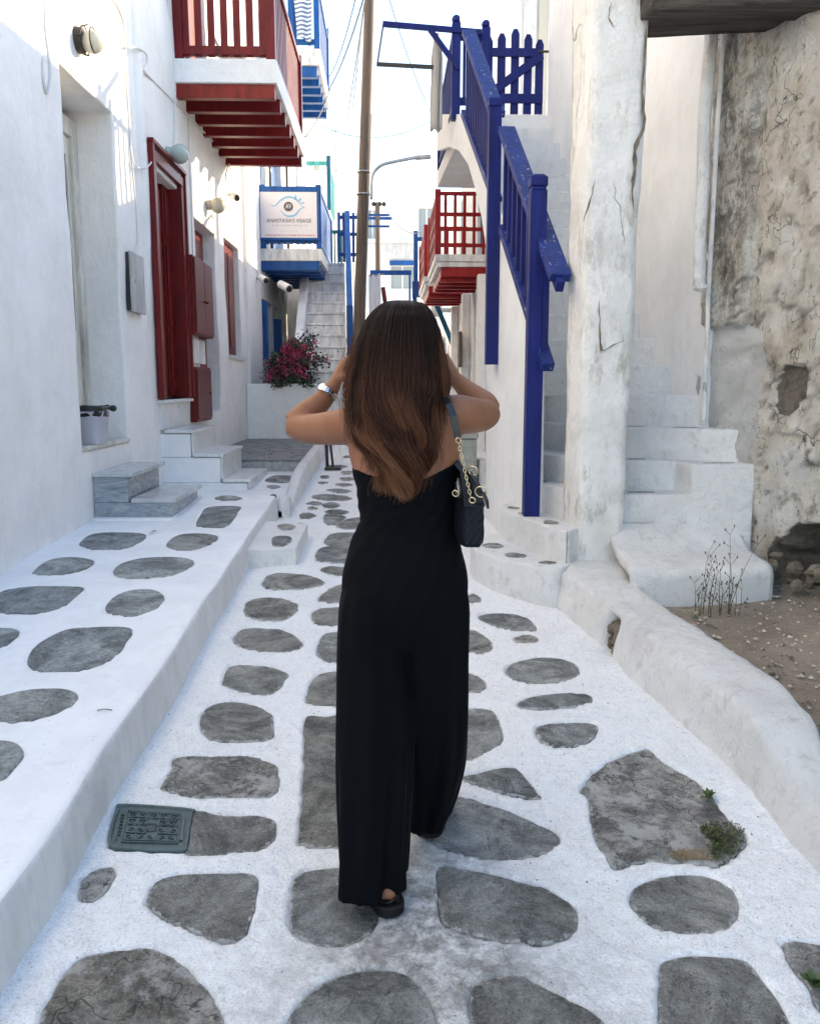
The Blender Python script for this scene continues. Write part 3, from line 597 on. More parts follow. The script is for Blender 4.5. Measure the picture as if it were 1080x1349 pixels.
def build_patio():
    # lower bit of walkway behind, then the slate patio with its low parapet
    b = MB(); b.prism([(-2.32, 7.34), (-.96, 7.34), (-.95, 7.6), (-.95, 9.65), (-2.32, 9.65)], -.2, lambda x, y: ground_z(y)+.07)
    lo = b.build('lower_walkway', 'walkway_whitewash', bevel=.012); tag(lo, kind='structure')
    for pts in ([(843,338),(870,335),(887,341),(860,346)], [(855,366),(870,364),(874,372),(858,376)]):
        stone_obj(trace(pts, (0, 500), 2.4, .07), lambda x, y: ground_z(y)+.074, 'walkway_stone', lo, rise=.002)
    for pts in ([(-1.35,8.9),(-1.1,8.8),(-1.05,9.2),(-1.3,9.3)], ):
        stone_obj(catmull(pts, 6), lambda x, y: ground_z(y)+.074, 'walkway_stone', lo, rise=.002)
    x0, x1, y0, y1, z = -2.32, -.95, 9.6, 13.45, .585
    b = MB(); b.box(x0, x1, y0, y1, -.2, z-.012); pt = b.build('patio', 'slate_joint'); tag(pt, kind='structure')
    # irregular slates: jittered cells clipped from one another
    rr = random.Random(5); sites = []
    for i in range(6):
        for j in range(13): sites.append((x0+(i+.5+rr.uniform(-.42, .42))*(x1-x0)/6, y0+(j+.5+rr.uniform(-.42, .42))*(y1-y0)/13))
    for k, (sx, sy) in enumerate(sites):
        poly = [(x0, y0), (x1, y0), (x1, y1), (x0, y1)]
        for m, (tx, ty) in enumerate(sites):
            if m == k or abs(tx-sx)+abs(ty-sy) > 1.6: continue
            mx, my, dx, dy = (sx+tx)/2, (sy+ty)/2, tx-sx, ty-sy; l = math.hypot(dx, dy); mx -= dx/l*.012; my -= dy/l*.012
            out = []
            for a, c in zip(poly, poly[1:]+poly[:1]):
                da = (a[0]-mx)*dx+(a[1]-my)*dy; dc = (c[0]-mx)*dx+(c[1]-my)*dy
                if da <= 0: out.append(a)
                if da*dc < 0: t = da/(da-dc); out.append((a[0]+(c[0]-a[0])*t, a[1]+(c[1]-a[1])*t))
            poly = out
            if len(poly) < 3: break
        if len(poly) < 3: continue
        s = MB(); s.prism(poly, z-.02, z+rr.uniform(-.002, .003)); s.build('slate', 'slate', pt)
    # low parapet between patio and lane, its top dipping where the lane starts
    prof = [(7.34, .21), (7.5, .18), (7.62, .10), (7.8, .09), (8.0, .12), (8.2, .17), (8.6, .23), (9.2, .24), (10.4, .23), (11.9, .21), (13.4, .2)]
    prof = catmull(prof, 5, False); vs = []; nn = len(prof)
    for (y, h) in prof:
        xb = -.965+.008*nz(y*2, 0); g = ground_z(y)
        w = .055
        for dx, dz in ((w+.01, -.1), (w+.004, h-.03), (w-.02, h-.004), (0, h+.002), (-w+.02, h-.006), (-w, h-.03), (-w-.008, -.1)): vs.append((xb+dx+.006*nz(y*5, dz*9), y, g+dz))
    f = [(i*7+k, (i+1)*7+k, (i+1)*7+k+1, i*7+k+1) for i in range(nn-1) for k in range(6)] + [tuple(range(7)), tuple((nn-1)*7+k for k in range(6, -1, -1))]
    p = MB().add(vs, f).build('parapet_wall', 'rough_whitewash', smooth=True); fix_normals(p)
    tag(p, 'low white parapet running between the slate patio and the lane, left of the woman', 'wall')
    # block step up from the lane to the walkway
    t = thing('block_step', 'small whitewashed block step with two little stones set in its top, against the kerb', 'step', (-.82, 6.1, ground_z(6.1)))
    b = MB(); b.prism([(-1.02, 5.66), (-.66, 5.72), (-.655, 6.5), (-1.02, 6.62)], -.1, lambda x, y: ground_z(y)+.13); b.build('block', 'rough_whitewash', t, .015, seg=3)
    for pts in ([(75,940),(110,932),(148,942),(130,955),(95,955)], [(55,990),(80,980),(125,982),(132,1000),(100,1020),(60,1018)]):
        stone_obj(trace(pts, (340, 380), 2.997, .13), lambda x, y: ground_z(y)+.137, 'paving_stone', t, rise=.002, name='inset_stone')
build_patio()

# ------------------------------------------------------------------ manhole cover with meander relief
def build_cover():
    P = cover_outline; c = P.mean(0); zf = lambda x, y: ground_z(y)-.002
    t = thing('manhole_cover', 'grey green cast iron cover with Greek key relief set beside a paving stone', 'manhole cover', (c[0], c[1], ground_z(c[1])))
    n = len(P)
    rings = [(1.0, -.02), (1.0, .002), (.985, .006), (.92, .006), (.90, .001), (.5, .001)]
    vs = [(*(c+(p-c)*s), zf(*(c+(p-c)*s))+dz) for s, dz in rings for p in P]+[(c[0], c[1], zf(*c)+.001)]
    fs = [(k*n+i, k*n+(i+1) % n, (k+1)*n+(i+1) % n, (k+1)*n+i) for k in range(len(rings)-1) for i in range(n)]+[((len(rings)-1)*n+i, (len(rings)-1)*n+(i+1) % n, len(vs)-1) for i in range(n)]
    o = MB().add(vs, fs).build('plate', 'iron_cover', t); fix_normals(o)
    # frame of reference on the plate: four corner points
    q = [on_ground(u, v) for u, v in ((158, 1065), (248, 1071), (243, 1116), (148, 1114))]
    def W2(a, b):
        p = q[0]*(1-a)*(1-b)+q[1]*a*(1-b)+q[2]*a*b+q[3]*(1-a)*b; return Vector((p.x, p.y, zf(p.x, p.y)+.004))
    def line(mb, pts, w=.0035):
        for a, b in zip(pts, pts[1:]): mb.bar(W2(*a), W2(*b), w, .005)
    r = MB()
    line(r, [(.12, .08), (.9, .08), (.9, .92), (.12, .92), (.12, .08)], .004); line(r, [(.03, .12), (.03, .88)], .004); line(r, [(.945, .15), (.945, .85)], .010)
    r.build('border', 'iron_cover', t)
    key = [(0, .9), (0, 0), (1, 0), (1, .75), (.35, .75), (.35, .38), (.68, .38)]
    k = MB()
    for i in range(5):
        for j in range(4):
            if i == 2 and j in (1, 2): continue
            x0, y0 = .16+i*.148, .12+j*.195; fl = (i+j) % 2
            line(k, [(x0+(1-a if fl else a)*.115, y0+(1-b if j > 1 else b)*.165) for a, b in key], .0038)
    k.build('meander_relief', 'iron_cover', t)
    e = MB(); e.cur = 0; pts = [W2(.5+.10*math.cos(a), .5+.10*math.sin(a)) for a in [2*PI*i/20 for i in range(21)]]; e.tube(pts, .0025, 5, False)
    for a in (-.05, 0, .05): line(e, [(.5+a, .45), (.5+a, .55)], .003)
    e.build('emblem', 'iron_cover', t)
    tk = MB()
    for j in range(7): line(tk, [(.05, .2+j*.09), (.085, .2+j*.09)], .003)
    tk.build('edge_marks', 'iron_cover', t)
build_cover()

# ================================================================== LEFT SIDE
XW = -2.3
def T(y): return y+2.0        # distance along the left wall for a given y
def build_left_house():
    h = thing('left_house', 'white plastered house filling the left side, with recessed doors and red shutters', 'house', (XW, 6, 0))
    ops = [(T(6.22), T(7.30), .955, 3.68), (T(8.42), T(9.50), 1.30, 3.56), (T(10.2), T(11.38), 1.10, 3.42), (T(12.0), T(13.1), 1.88, 3.50), (T(10.1), T(11.3), 4.95, 7.1)]
    wall('wall', (XW, -2), (XW, 13.5), .5, -.3, 8.0, ops, parent=h, amp=.016, res=.16)
    MB().box(-9, XW-.51, -2, 13.5, -.3, 7.99).build('rear_wing', 'white_plaster', h, .02)
    MB().box(-9.1, XW+.08, -2.1, 13.42, 8.01, 8.15).build('roof', 'white_plaster', h, .02)
    # first doorway: white frame deep in the reveal, slim glazed leaf
    f = MB(); xf = XW-.31
    for a, b in ((6.222, 6.31), (7.19, 7.298)): f.box(xf-.07, xf+.02, a, b, .97, 3.6)
    f.box(xf-.07, xf+.018, 6.311, 7.189, 3.46, 3.6); fr = f.build('door_frame', 'cream_paint', h, .006)
    d = MB().box(xf-.05, xf-.01, 6.315, 7.185, .98, 3.455).build('door', 'cream_paint', h, .004)
    MB().box(xf-.008, xf-.004, 6.42, 7.08, 1.9, 3.3).build('pane', 'glass_dark', d)
    m = MB()
    for k in range(4): m.box(xf-.0035, xf+.008, 6.40+k*.22, 6.425+k*.22, 1.9, 3.3)
    m.box(xf-.0035, xf+.010, 6.4, 7.09, 2.56, 2.6); m.build('glazing_bars', 'cream_paint', d)
    # red folding shutters of the second doorway
    f = MB(); x0 = XW-.16
    f.box(x0, XW+.045, 8.35, 8.47, 1.31, 3.60).box(x0, XW+.045, 9.44, 9.56, 1.31, 3.60).box(x0, XW+.047, 8.33, 9.58, 3.601, 3.70)
    f.box(XW+.01, XW+.065, 8.30, 8.36, 1.31, 3.74).box(XW+.01, XW+.065, 9.56, 9.61, 1.31, 3.74).box(XW+.01, XW+.07, 8.30, 9.61, 3.741, 3.78)
    f.build('door_frame', 'red_paint', h, .006)
    for k in range(4):
        y0 = 8.475+k*.241; xx = x0+.03+(.03 if k % 2 else 0)
        l = MB().box(xx-.045, xx, y0, y0+.232, 1.33, 3.595).build('shutter_leaf', 'red_paint', h, .004)
        for za, zb in ((1.42, 2.0), (2.08, 2.95), (3.03, 3.5)):
            MB().box(xx+.001, xx+.014, y0+.045, y0+.187, za, zb).build('panel', 'red_paint', l, .006)
    MB().box(x0+.045, x0+.06, 9.21, 9.225, 1.35, 3.55).build('weather_strip', 'cream_paint', h)
    # third doorway
    xf = XW-.165
    d = MB().box(xf-.05, xf, 10.21, 11.37, 1.11, 3.41).build('door', 'red_paint', h, .004)
    for k in range(2):
        for za, zb in ((1.25, 1.95), (2.05, 3.25)): MB().box(xf+.001, xf+.014, 10.32+k*.52, 10.74+k*.52, za, zb).build('panel', 'red_paint', d, .006)
    w = MB().box(XW-.14, XW-.085, 12.01, 13.09, 1.89, 3.49).build('window_shutter', 'red_paint', h, .004)
    for k in range(2): MB().box(XW-.084, XW-.07, 12.10+k*.5, 12.52+k*.5, 2.0, 3.38).build('panel', 'red_paint', w, .006)
    MB().box(XW-.08, XW+.05, 11.97, 13.13, 1.83, 1.878).build('window_sill', 'white_marble', h, .005)
    # upper door behind the red balcony
    u = MB().box(XW-.2, XW-.14, 10.12, 11.28, 4.96, 7.08).build('upper_door', 'red_paint', h, .004)
    for k in range(2): MB().box(XW-.139, XW-.12, 10.2+k*.56, 10.62+k*.56, 5.1, 6.9).build('panel', 'red_paint', u, .006)
    # plaster chase over an old pipe, running down the wall
    c = MB(); pts = [(XW-.055+.015*nz(z, 3), 8.12+.01*nz(z*2, 1), z) for z in np.linspace(7.9, 2.0, 30)]
    c.tube(pts, [.10]*26+[.09, .08, .065, .05], 14); c.build('pipe_chase', 'white_plaster', h, smooth=True)
build_left_house()

def slab_step(mb_name, x0, x1, y0, y1, z0, z1, mat_r, mat_t, parent, side_mat=None):
    """one marble step: block with riser plate, and a tread slab with a nosing"""
    MB().box(x0, x1-.02, y0+.012, y1-.012, z0, z1-.032).build('riser', mat_r, parent, .003)
    MB().box(x0, x1+.012, y0-.008, y1+.004, z1-.03, z1).build('tread', mat_t, parent, .004)
def build_steps_left():
    t = thing('marble_steps', 'blue grey marble doorstep with three treads, by the doorway with the bucket', 'steps', (-1.98, 6.85, .42))
    z = [.40, .575, .775, .965]
    b = MB().box(XW-.02, -1.68, 6.30, 7.40, .3, .428); b.build('footing', 'walkway_whitewash', t, .03, seg=3)
    MB().box(-2.30, -1.705, 6.385, 7.27, .36, .54).build('riser', 'grey_marble', t, .003)
    MB().box(-2.01, -1.665, 6.372, 7.29, .542, .575).build('tread', 'pale_grey_marble', t, .004)
    MB().box(-2.30, -2.035, 6.39, 7.265, .5415, .742).build('riser', 'grey_marble', t, .003)
    MB().box(-2.33, -1.985, 6.365, 7.30, .744, .777).build('tread', 'pale_grey_marble', t, .004)
    MB().box(XW-.3, XW-.003, 6.228, 7.292, .74, .93).build('riser', 'grey_marble', t, .003)
    MB().box(XW-.40, XW+.02, 6.226, 7.294, .957, .989).build('threshold', 'cream_paint', t, .004)
    t = thing('marble_steps', 'white and grey marble doorstep climbing in four treads to the red shuttered door', 'steps', (-1.9, 8.9, .45))
    spec = [(-1.70, -1.41, .50), (-1.985, -1.68, .76), (-2.26, -1.965, 1.0)]
    MB().box(XW-.02, -1.45, 8.36, 9.46, .2, .46).build('side_block', 'walkway_whitewash', t, .012)
    MB().box(XW-.02, -1.72, 8.362, 9.458, .461, .72).build('side_block', 'walkway_whitewash', t, .010)
    MB().box(XW-.02, -2.01, 8.364, 9.456, .721, .96).build('side_block', 'walkway_whitewash', t, .010)
    for (a, b_, zt) in spec:
        MB().box(b_-.038, b_-.018, 8.375, 9.45, zt-.26, zt-.034).build('riser', 'white_marble', t, .002)
        MB().box(a, b_, 8.34, 9.48, zt-.032, zt).build('tread', 'white_marble', t, .004)
    MB().box(XW-.02, XW+.02, 8.36, 9.47, 1.0, 1.262).build('riser', 'white_marble', t, .003)
    MB().box(XW-.25, XW+.05, 8.33, 9.60, 1.265, 1.30).build('threshold', 'white_marble', t, .004)
build_steps_left()

def build_left_fittings():
    # meter cupboards by the third doorway
    t = thing('meter_cupboard', 'dull red double door meter cupboard mounted on the wall beside the shuttered door', 'cupboard', (XW, 10.05, 2.0))
    MB().box(XW-.1, XW+.10, 9.60, 10.56, 2.02, 2.90).build('body', 'red_paint', t, .006)
    for a, b in ((9.62, 10.075), (10.09, 10.545)):
        d = MB().box(XW+.101, XW+.118, a, b, 2.04, 2.88).build('door', 'dull_red_paint', t, .004)
        MB().sphere((XW+.13, (b-.05 if a < 10 else a+.05), 2.42), .016).build('knob', 'red_paint', d, smooth=True)
    t = thing('meter_cupboard', 'low dull red meter cupboard between the marble steps and the doorway', 'cupboard', (XW, 10.0, 1.1))
    MB().box(XW-.1, XW+.07, 9.64, 10.45, 1.02, 1.66).build('body', 'red_paint', t, .006)
    d = MB().box(XW+.071, XW+.086, 9.67, 10.42, 1.05, 1.63).build('door', 'dull_red_paint', t, .004)
    MB().box(XW+.087, XW+.10, 10.3, 10.36, 1.34, 1.37).build('handle', 'red_paint', d, .003)
    t = MB().box(XW-.02, XW+.03, 9.72, 10.4, 1.70, 1.99).build('white_panel', 'white_paint', None, .005); tag(t, 'white panel fixed to the wall between the two red meter cupboards', 'panel')
    # grey electricity box
    t = thing('electricity_box', 'pale grey metal electricity box standing proud of the white wall', 'electricity box', (XW, 7.65, 2.1))
    MB().box(XW-.02, XW+.035, 7.47, 7.86, 2.10, 2.60).build('body', 'black_plastic', t, .004)
    d = MB().box(XW+.036, XW+.048, 7.46, 7.87, 2.09, 2.61).build('lid', 'grey_paint', t, .005)
    MB().torus((XW+.053, 7.56, 2.36), .016, .004, (1, 0, 0)).build('latch', 'steel', d, smooth=True)
    # bulkhead lamp in a wire cage
    L = Vector((XW, 6.62, 3.985)); t = thing('bulkhead_lamp', 'oval bulkhead lamp in a dark wire cage above the first doorway', 'wall lamp', L)
    MB().tube([L+Vector((-.02, 0, 0)), L+Vector((.045, 0, 0))], [.095, .085], 18).build('base', 'dark_metal', t, .006)
    MB().sphere(L+Vector((.10, .01, -.01)), .085, .080, .080).build('glass', 'ribbed_glass', t, smooth=True)
    c = MB()
    for ax in ((0, 0, 1), (0, 1, 0)): c.torus(L+Vector((.08, 0, 0)), .107, .0055, ax, 18, 5, (-PI/2, PI/2))
    for xx, rr in ((.05, .098), (.115, .086)): c.torus(L+Vector((xx, 0, 0)), rr, .0055, (1, 0, 0), 20, 5)
    c.build('cage', 'dark_metal', t, smooth=True)
    for (y, z, mt, lab) in ((9.05, 3.83, 'lamp_glass', 'pale green globe lamp above the red shuttered door'), (10.95, 3.71, 'beige_lamp_glass', 'beige globe lamp at the edge of the sunny patch, over the third doorway')):
        L = Vector((XW, y, z)); t = thing('globe_lamp', lab, 'wall lamp', L, 'globe lamps on the left house')
        MB().tube([L+Vector((-.02, 0, 0)), L+Vector((.05, 0, 0)), L+Vector((.07, 0, 0))], [.065, .062, .05], 16).build('base', 'beige_lamp_glass' if 'beige' in lab else 'lamp_glass', t, smooth=True)
        MB().sphere(L+Vector((.135, 0, -.005)), .098, n=20, m=12).build('globe', mt, t, smooth=True)
    # cables painted over with the wall
    def cable(name, pts, r, lab, mat='cable_paint'):
        P = [tuple(p) for p in catmull([tuple(p) for p in pts], 6, False)]
        o = MB().tube(P, r, 6).build(name, mat, smooth=True); tag(o, lab, 'cable'); return o
    w = lambda u, v, d=.012: at_x(u, v, XW+d)
    cable('wall_cable', [w(58, -20), w(60, 40), w(64, 70), w(66, 100), w(63, 122), w(58, 108), w(56, 80), w(60, 72)], .010, 'looped white cable hanging from the top of the left wall beside the caged lamp')
    cable('wall_cable', [w(140, -10), w(155, 8), w(163, 30), w(165, 60), w(168, 120), w(172, 190), w(176, 240), w(181, 300), w(180, 325), w(171, 338)], .009, 'thin white cable running down the wall into the electricity box')
    cable('wall_cable', [w(168, 62, .06), w(180, 62, .06), w(192, 70, .05), w(193, 82, .04), w(188, 90, .03), w(200, 104), w(220, 124), w(244, 148), w(270, 175), w(298, 206), w(304, 228)], .010, 'white cable looping off the chase and slanting down to under the red balcony')
    cable('wall_cable', [w(218, -15), w(224, 30), w(228, 90), w(230, 150), w(229, 196)], .013, 'pair of white pipes dropping to the green globe lamp')
    cable('wall_cable', [w(172, 192, .03), w(178, 218, .05), w(192, 220, .05), w(200, 212, .04), w(197, 206, .02)], .008, 'short white cable loop at the top corner of the red shuttered door')
    cable('wall_cable', [w(248, 155), w(249, 200), w(252, 260), w(254, 335)], .008, 'faint white cable running down between the two globe lamps')
    cable('wall_cable', [w(302, 215, .05), w(297, 232, .05), w(302, 246, .05), w(310, 255, .04)], .010, 'cable bundle dangling from the far end of the red balcony to the small camera', 'cable_paint')
    cable('wall_cable', [w(322, 230, .02), w(325, 300, .02), w(328, 345, .02), w(337, 355, .05), w(343, 362, .1)], .012, 'white cable curling into the first security camera by the sign balcony')
    def camera(p, lab, r=.055, l=.2, yaw=0.):
        t = thing('security_camera', lab, 'security camera', p); p = Vector(p); d = Vector((.55, -.75, -.32)).normalized()
        MB().tube([p+Vector((-.12, .02, .03)), p+Vector((-.03, 0, .02))], .02, 8).build('bracket', 'camera_plastic', t, smooth=True)
        MB().tube([p-d*l*.5, p-d*l*.45, p+d*l*.45, p+d*l*.5], [r*.8, r, r, r*.9], 14).build('housing', 'camera_plastic', t, smooth=True)
        MB().tube([p+d*l*.505, p+d*l*.56], [r*.85, r*.6], 14).build('lens', 'black_plastic', t, smooth=True)
    camera(at_x(309, 259, XW+.16), 'small white security camera under the far end of the red balcony', .05, .17)
    camera(at_x(346, 367, XW+.16), 'white security camera tucked under the balcony with the sign', .06, .26)
    camera(at_x(375, 377, XW+.5), 'white security camera with black lens furthest down the wall, over the bougainvillea', .07, .34)
    # bucket with black bin liner on the threshold
    p = Vector((XW-.045, 6.56, .99)); t = thing('bin', 'small white plastic bin lined with a black bag, standing on the threshold', 'bin', p)
    b = MB(); R = []
    for zz, sx, sy in ((0, .085, .115), (.005, .09, .12), (.26, .115, .15), (.262, .128, .163), (.285, .128, .163), (.285, .112, .147), (.1, .09, .12)):
        R.append([(p.x+sx*math.copysign(abs(math.cos(a))**.5, math.cos(a)), p.y+sy*math.copysign(abs(math.sin(a))**.5, math.sin(a)), p.z+zz) for a in [2*PI*k/28 for k in range(28)]])
    vs = [q for r in R for q in r]; fs = [(i*28+k, i*28+(k+1) % 28, (i+1)*28+(k+1) % 28, (i+1)*28+k) for i in range(len(R)-1) for k in range(28)]+[tuple(range(27, -1, -1)), tuple((len(R)-1)*28+k for k in range(28))]
    b.add(vs, fs).build('tub', 'bucket_plastic', t, smooth=True)
    rr = random.Random(2); g = []
    for zz, s in ((.22, .97), (.287, 1.0), (.30, 1.06), (.285, 1.15), (.262, 1.12)):
        g.append([(p.x+.116*s*(1+rr.uniform(-.04, .04))*math.copysign(abs(math.cos(a))**.5, math.cos(a)), p.y+.152*s*(1+rr.uniform(-.04, .04))*math.copysign(abs(math.sin(a))**.5, math.sin(a)), p.z+zz+rr.uniform(-.006, .006)) for a in [2*PI*k/28 for k in range(28)]])
    vs = [q for r in g for q in r]; fs = [(i*28+k, i*28+(k+1) % 28, (i+1)*28+(k+1) % 28, (i+1)*28+k) for i in range(len(g)-1) for k in range(28)]+[tuple(range(27, -1, -1))]
    MB().add(vs, fs).build('liner', 'bin_bag', t, smooth=True)
    MB().sphere((p.x+.14, p.y+.10, p.z+.275), .03, .022, .026).build('knot', 'bin_bag', t, smooth=True)
    MB().box(p.x+.108, p.x+.113, p.y+.02, p.y+.07, p.z+.21, p.z+.222).build('sticker', 'print_red', t)
build_left_fittings()

# ------------------------------------------------------------------ balconies
def railing(root, mat, pa, pb, z0, z1, n, bw=.05, bt=.03, rail=.05, post=.09, posts=True, name='baluster'):
    """rails and balusters between plan points pa and pb"""
    a, b = Vector((*pa, 0)), Vector((*pb, 0)); d = (b-a).normalized()
    up = Vector((0, 0, 1))
    MB().bar(a+up*(z1-rail/2), b+up*(z1-rail/2), rail*1.3, rail).build('top_rail', mat, root, .005)
    MB().bar(a+up*(z0+rail/2), b+up*(z0+rail/2), rail*.9, rail*1.2).build('bottom_rail', mat, root, .004)
    me = None
    for k in range(n):
        p = a+(b-a)*((k+.5)/n)
        if me is None:
            o = MB().bar((0, 0, z0-.02), (0, 0, z1-rail), bt, bw, d).build(name, mat, root, .003); me = o.data
        else:
            o2 = o.copy(); COL.objects.link(o2); o2.parent = root; o2.matrix_parent_inverse = o.matrix_parent_inverse.copy(); o2.location = p; continue
        o.location = p
def build_red_balcony():
    t = thing('red_balcony', 'large balcony with dark red slatted railing and red joists on the left house', 'balcony', (XW, 11, 4.5))
    y0, y1, xo = 9.5, 12.42, -1.2
    MB().box(XW-.03, xo, y0, y1, 4.675, 4.92).build('slab', 'white_plaster', t, .012)
    for k in range(7):
        y = y0+.04+k*(y1-y0-.16)/6
        MB().box(XW-.02, xo-.03, y, y+.10, 4.535, 4.674).build('joist', 'brick_red_paint' if k == 0 else 'red_paint', t, .004)
    for (x, y) in ((xo-.06, y0+.06), (xo-.06, y1-.06), (XW+.05, y0+.06)): MB().box(x-.05, x+.05, y-.05, y+.05, 4.922, 6.0).build('post', 'red_paint', t, .005)
    railing(t, 'red_paint', (XW+.06, y0+.06), (xo-.08, y0+.06), 4.975, 5.95, 7, .075, .03, .075)
    railing(t, 'red_paint', (xo-.06, y0+.1), (xo-.06, y1-.1), 4.975, 5.95, 21, .06, .025, .06)
    # folding chair standing on it
    c = thing('folding_chair', 'pale folding chair half hidden behind the red balcony slats', 'chair', (-1.9, 11, 4.92))
    f = MB()
    for y in (10.7, 11.1): f.bar((-1.75, y, 4.93), (-2.1, y, 5.6), .03, .03); f.bar((-2.1, y, 4.93), (-1.7, y, 5.4), .03, .03)
    f.build('frame', 'cream_paint', c); MB().box(-2.05, -1.72, 10.7, 11.1, 5.37, 5.40).build('seat', 'cream_paint', c, .005)
build_red_balcony()

def build_second_house():
    h = thing('second_house', 'white house beyond the first on the left, carrying the two blue balconies', 'house', (XW, 17, .5))
    o = lambda y: y-13.5
    ops = [(o(15.3), o(16.7), .8, 3.0), (o(17.0), o(17.55), 1.6, 3.0), (o(18.3), o(19.4), .9, 3.05), (o(16.9), o(18.7), 3.95, 6.2), (o(15.6), o(16.3), 4.2, 6.2), (o(16.2), o(17.2), 7.5, 9.4)]
    wall('wall', (XW, 13.502), (XW, 21.6), .45, 0, 9.8, ops, parent=h, amp=.012)
    MB().box(-9, XW-.46, 13.51, 21.6, 0, 9.79).build('rear_wing', 'white_plaster', h, .02)
    MB().box(XW-.02, XW+.05, 13.6, 15.0, .3, 9.7).build('pier', 'white_plaster', h, .02)
    MB().box(XW-.25, XW-.2, 15.32, 16.68, .8, 2.98).build('door', 'azure_paint', h, .005)
    MB().box(XW-.12, XW+.10, 15.32, 15.36, 1.9, 2.95).build('shutter', 'azure_paint', h, .004)
    MB().box(XW+.0, XW+.16, 16.80, 16.84, 2.1, 2.75).build('shutter', 'azure_paint', h, .004)
    MB().box(XW-.2, XW-.16, 17.02, 17.53, 1.6, 2.99).build('window', 'glass_pale', h)
    MB().box(XW-.02, XW+.12, 17.75, 17.95, .6, 3.45).build('pilaster', 'white_paint', h, .01)
    MB().box(XW-.3, XW-.25, 18.32, 19.38, .9, 3.04).build('door', 'white_paint', h, .005)
    MB().box(XW-.2, XW-.15, 16.92, 18.68, 3.96, 6.18).build('balcony_door', 'azure_paint', h, .005)
    for k in range(2): MB().box(XW-.149, XW-.13, 17.02+k*.86, 17.74+k*.86, 4.2, 6.0).build('panel', 'azure_paint', h, .01)
    MB().box(XW-.2, XW-.15, 15.62, 16.28, 4.22, 6.18).build('window', 'glass_pale', h, .005)
    MB().box(XW-.1, XW+.02, 15.56, 15.62, 4.2, 6.22).build('window_frame', 'azure_paint', h, .005)
    MB().box(XW-.2, XW-.15, 16.22, 17.18, 7.52, 9.38).build('upper_door', 'azure_paint', h, .005)
    for k, (yy, m_) in enumerate(((16.5, 'glass_dark'), (19.2, 'dark_metal'))): MB().tube([(XW+.05, yy, 3.9), (XW+.05, yy, 6.7)], .03, 8).build('downpipe', m_, h, smooth=True)
    # signed balcony
    t = thing('blue_balcony', 'lower azure balcony with the eye logo board hung on its front', 'balcony', (XW, 16.8, 3.5))
    y0, y1, xo = 15.36, 18.4, -1.2
    MB().box(XW-.02, xo, y0, y1, 3.66, 3.88).build('slab', 'white_paint', t, .02)
    for k in range(8):
        y = y0+.12+k*(y1-y0-.3)/7; MB().box(XW-.01, xo-.06, y, y+.12, 3.50, 3.659).build('joist', 'azure_paint', t, .004)
    MB().box(XW-.0, xo-.05, y0+.02, y0+.07, 3.50, 3.658).build('fascia', 'azure_paint', t, .004)
    for (x, y) in ((xo-.05, y0+.05), (xo-.05, y1-.05), (XW+.05, y0+.05)): MB().box(x-.05, x+.05, y-.045, y+.045, 3.882, 4.98).build('post', 'azure_paint', t, .005)
    railing(t, 'azure_paint', (XW+.06, y0+.05), (xo-.06, y0+.05), 3.98, 4.95, 9, .05, .03, .07)
    railing(t, 'azure_paint', (xo-.05, y0+.1), (xo-.05, y1-.1), 3.98, 4.95, 22, .09, .03, .06)
    s = thing('balcony_sign', 'pink white board with blue eye logo reading ANASTASIA\'S VISAGE on the azure balcony', 'sign', (-1.75, y0, 4.5))
    ya = y0-.045; p0 = at_y(342, 252, ya); p1 = at_y(418, 313, ya); x0, x1, zt, zb = p0.x, p1.x, p0.z, p1.z
    MB().box(x0, x1, ya, ya+.03, zb, zt).build('board', 'sign_board', s, .004)
    fr = MB(); w = .03
    fr.box(x0-w, x1+w, ya-.006, ya+.035, zt+.001, zt+w).box(x0-w, x1+w, ya-.006, ya+.035, zb-w*1.4, zb-.001).box(x0-w, x0-.001, ya-.005, ya+.034, zb, zt).box(x1+.001, x1+w, ya-.005, ya+.034, zb, zt)
    fr.build('frame', 'azure_paint', s, .004)
    Wd, Hd = x1-x0, zt-zb
    def S(a, b, e=.004): return Vector((x0+a*Wd, ya-e, zt-b*Hd))
    def arc(pts, w0, name, mat):
        P = catmull(pts, 6, False); vs = []; n = len(P)
        for i, q in enumerate(P):
            d = P[min(i+1, n-1)]-P[max(i-1, 0)]; d = np.array([d[0]*Wd, d[1]*Hd]); d /= np.hypot(*d); ww = w0*math.sin(PI*(.06+.9*i/(n-1)))
            for sg in (-1, 1): c = S(*q); vs.append((c.x-sg*d[1]*ww, c.y, c.z-sg*d[0]*ww))
        fs = [(2*i, 2*i+1, 2*i+3, 2*i+2) for i in range(n-1)]; MB().add(vs, fs).build(name, mat, s)
    arc([(.17, .29), (.27, .30), (.36, .19), (.46, .12), (.57, .12), (.66, .19), (.72, .28), (.80, .36)], .016, 'logo_line', 'print_blue')
    arc([(.36, .40), (.44, .51), (.54, .53), (.63, .49), (.70, .38), (.79, .33)], .018, 'logo_line', 'print_blue')
    for (a, b, c, d) in ((.63, .12, .0, .05), (.705, .17, .035, .035), (.75, .24, .045, .012)):
        q = MB(); e = [S(a+.016*math.cos(th)*1.0+c*math.sin(th)*.6, b-d*math.sin(th)+.012*math.cos(th)) for th in [2*PI*k/14 for k in range(14)]]
        q.add(e, [tuple(range(14))]); q.build('logo_petal', 'print_blue', s)
    MB().add([S(.50+.083*math.cos(th), .32+.083*Wd/Hd*math.sin(th), .005) for th in [2*PI*k/24 for k in range(24)]], [tuple(range(24))]).build('logo_disc', 'print_brown', s)
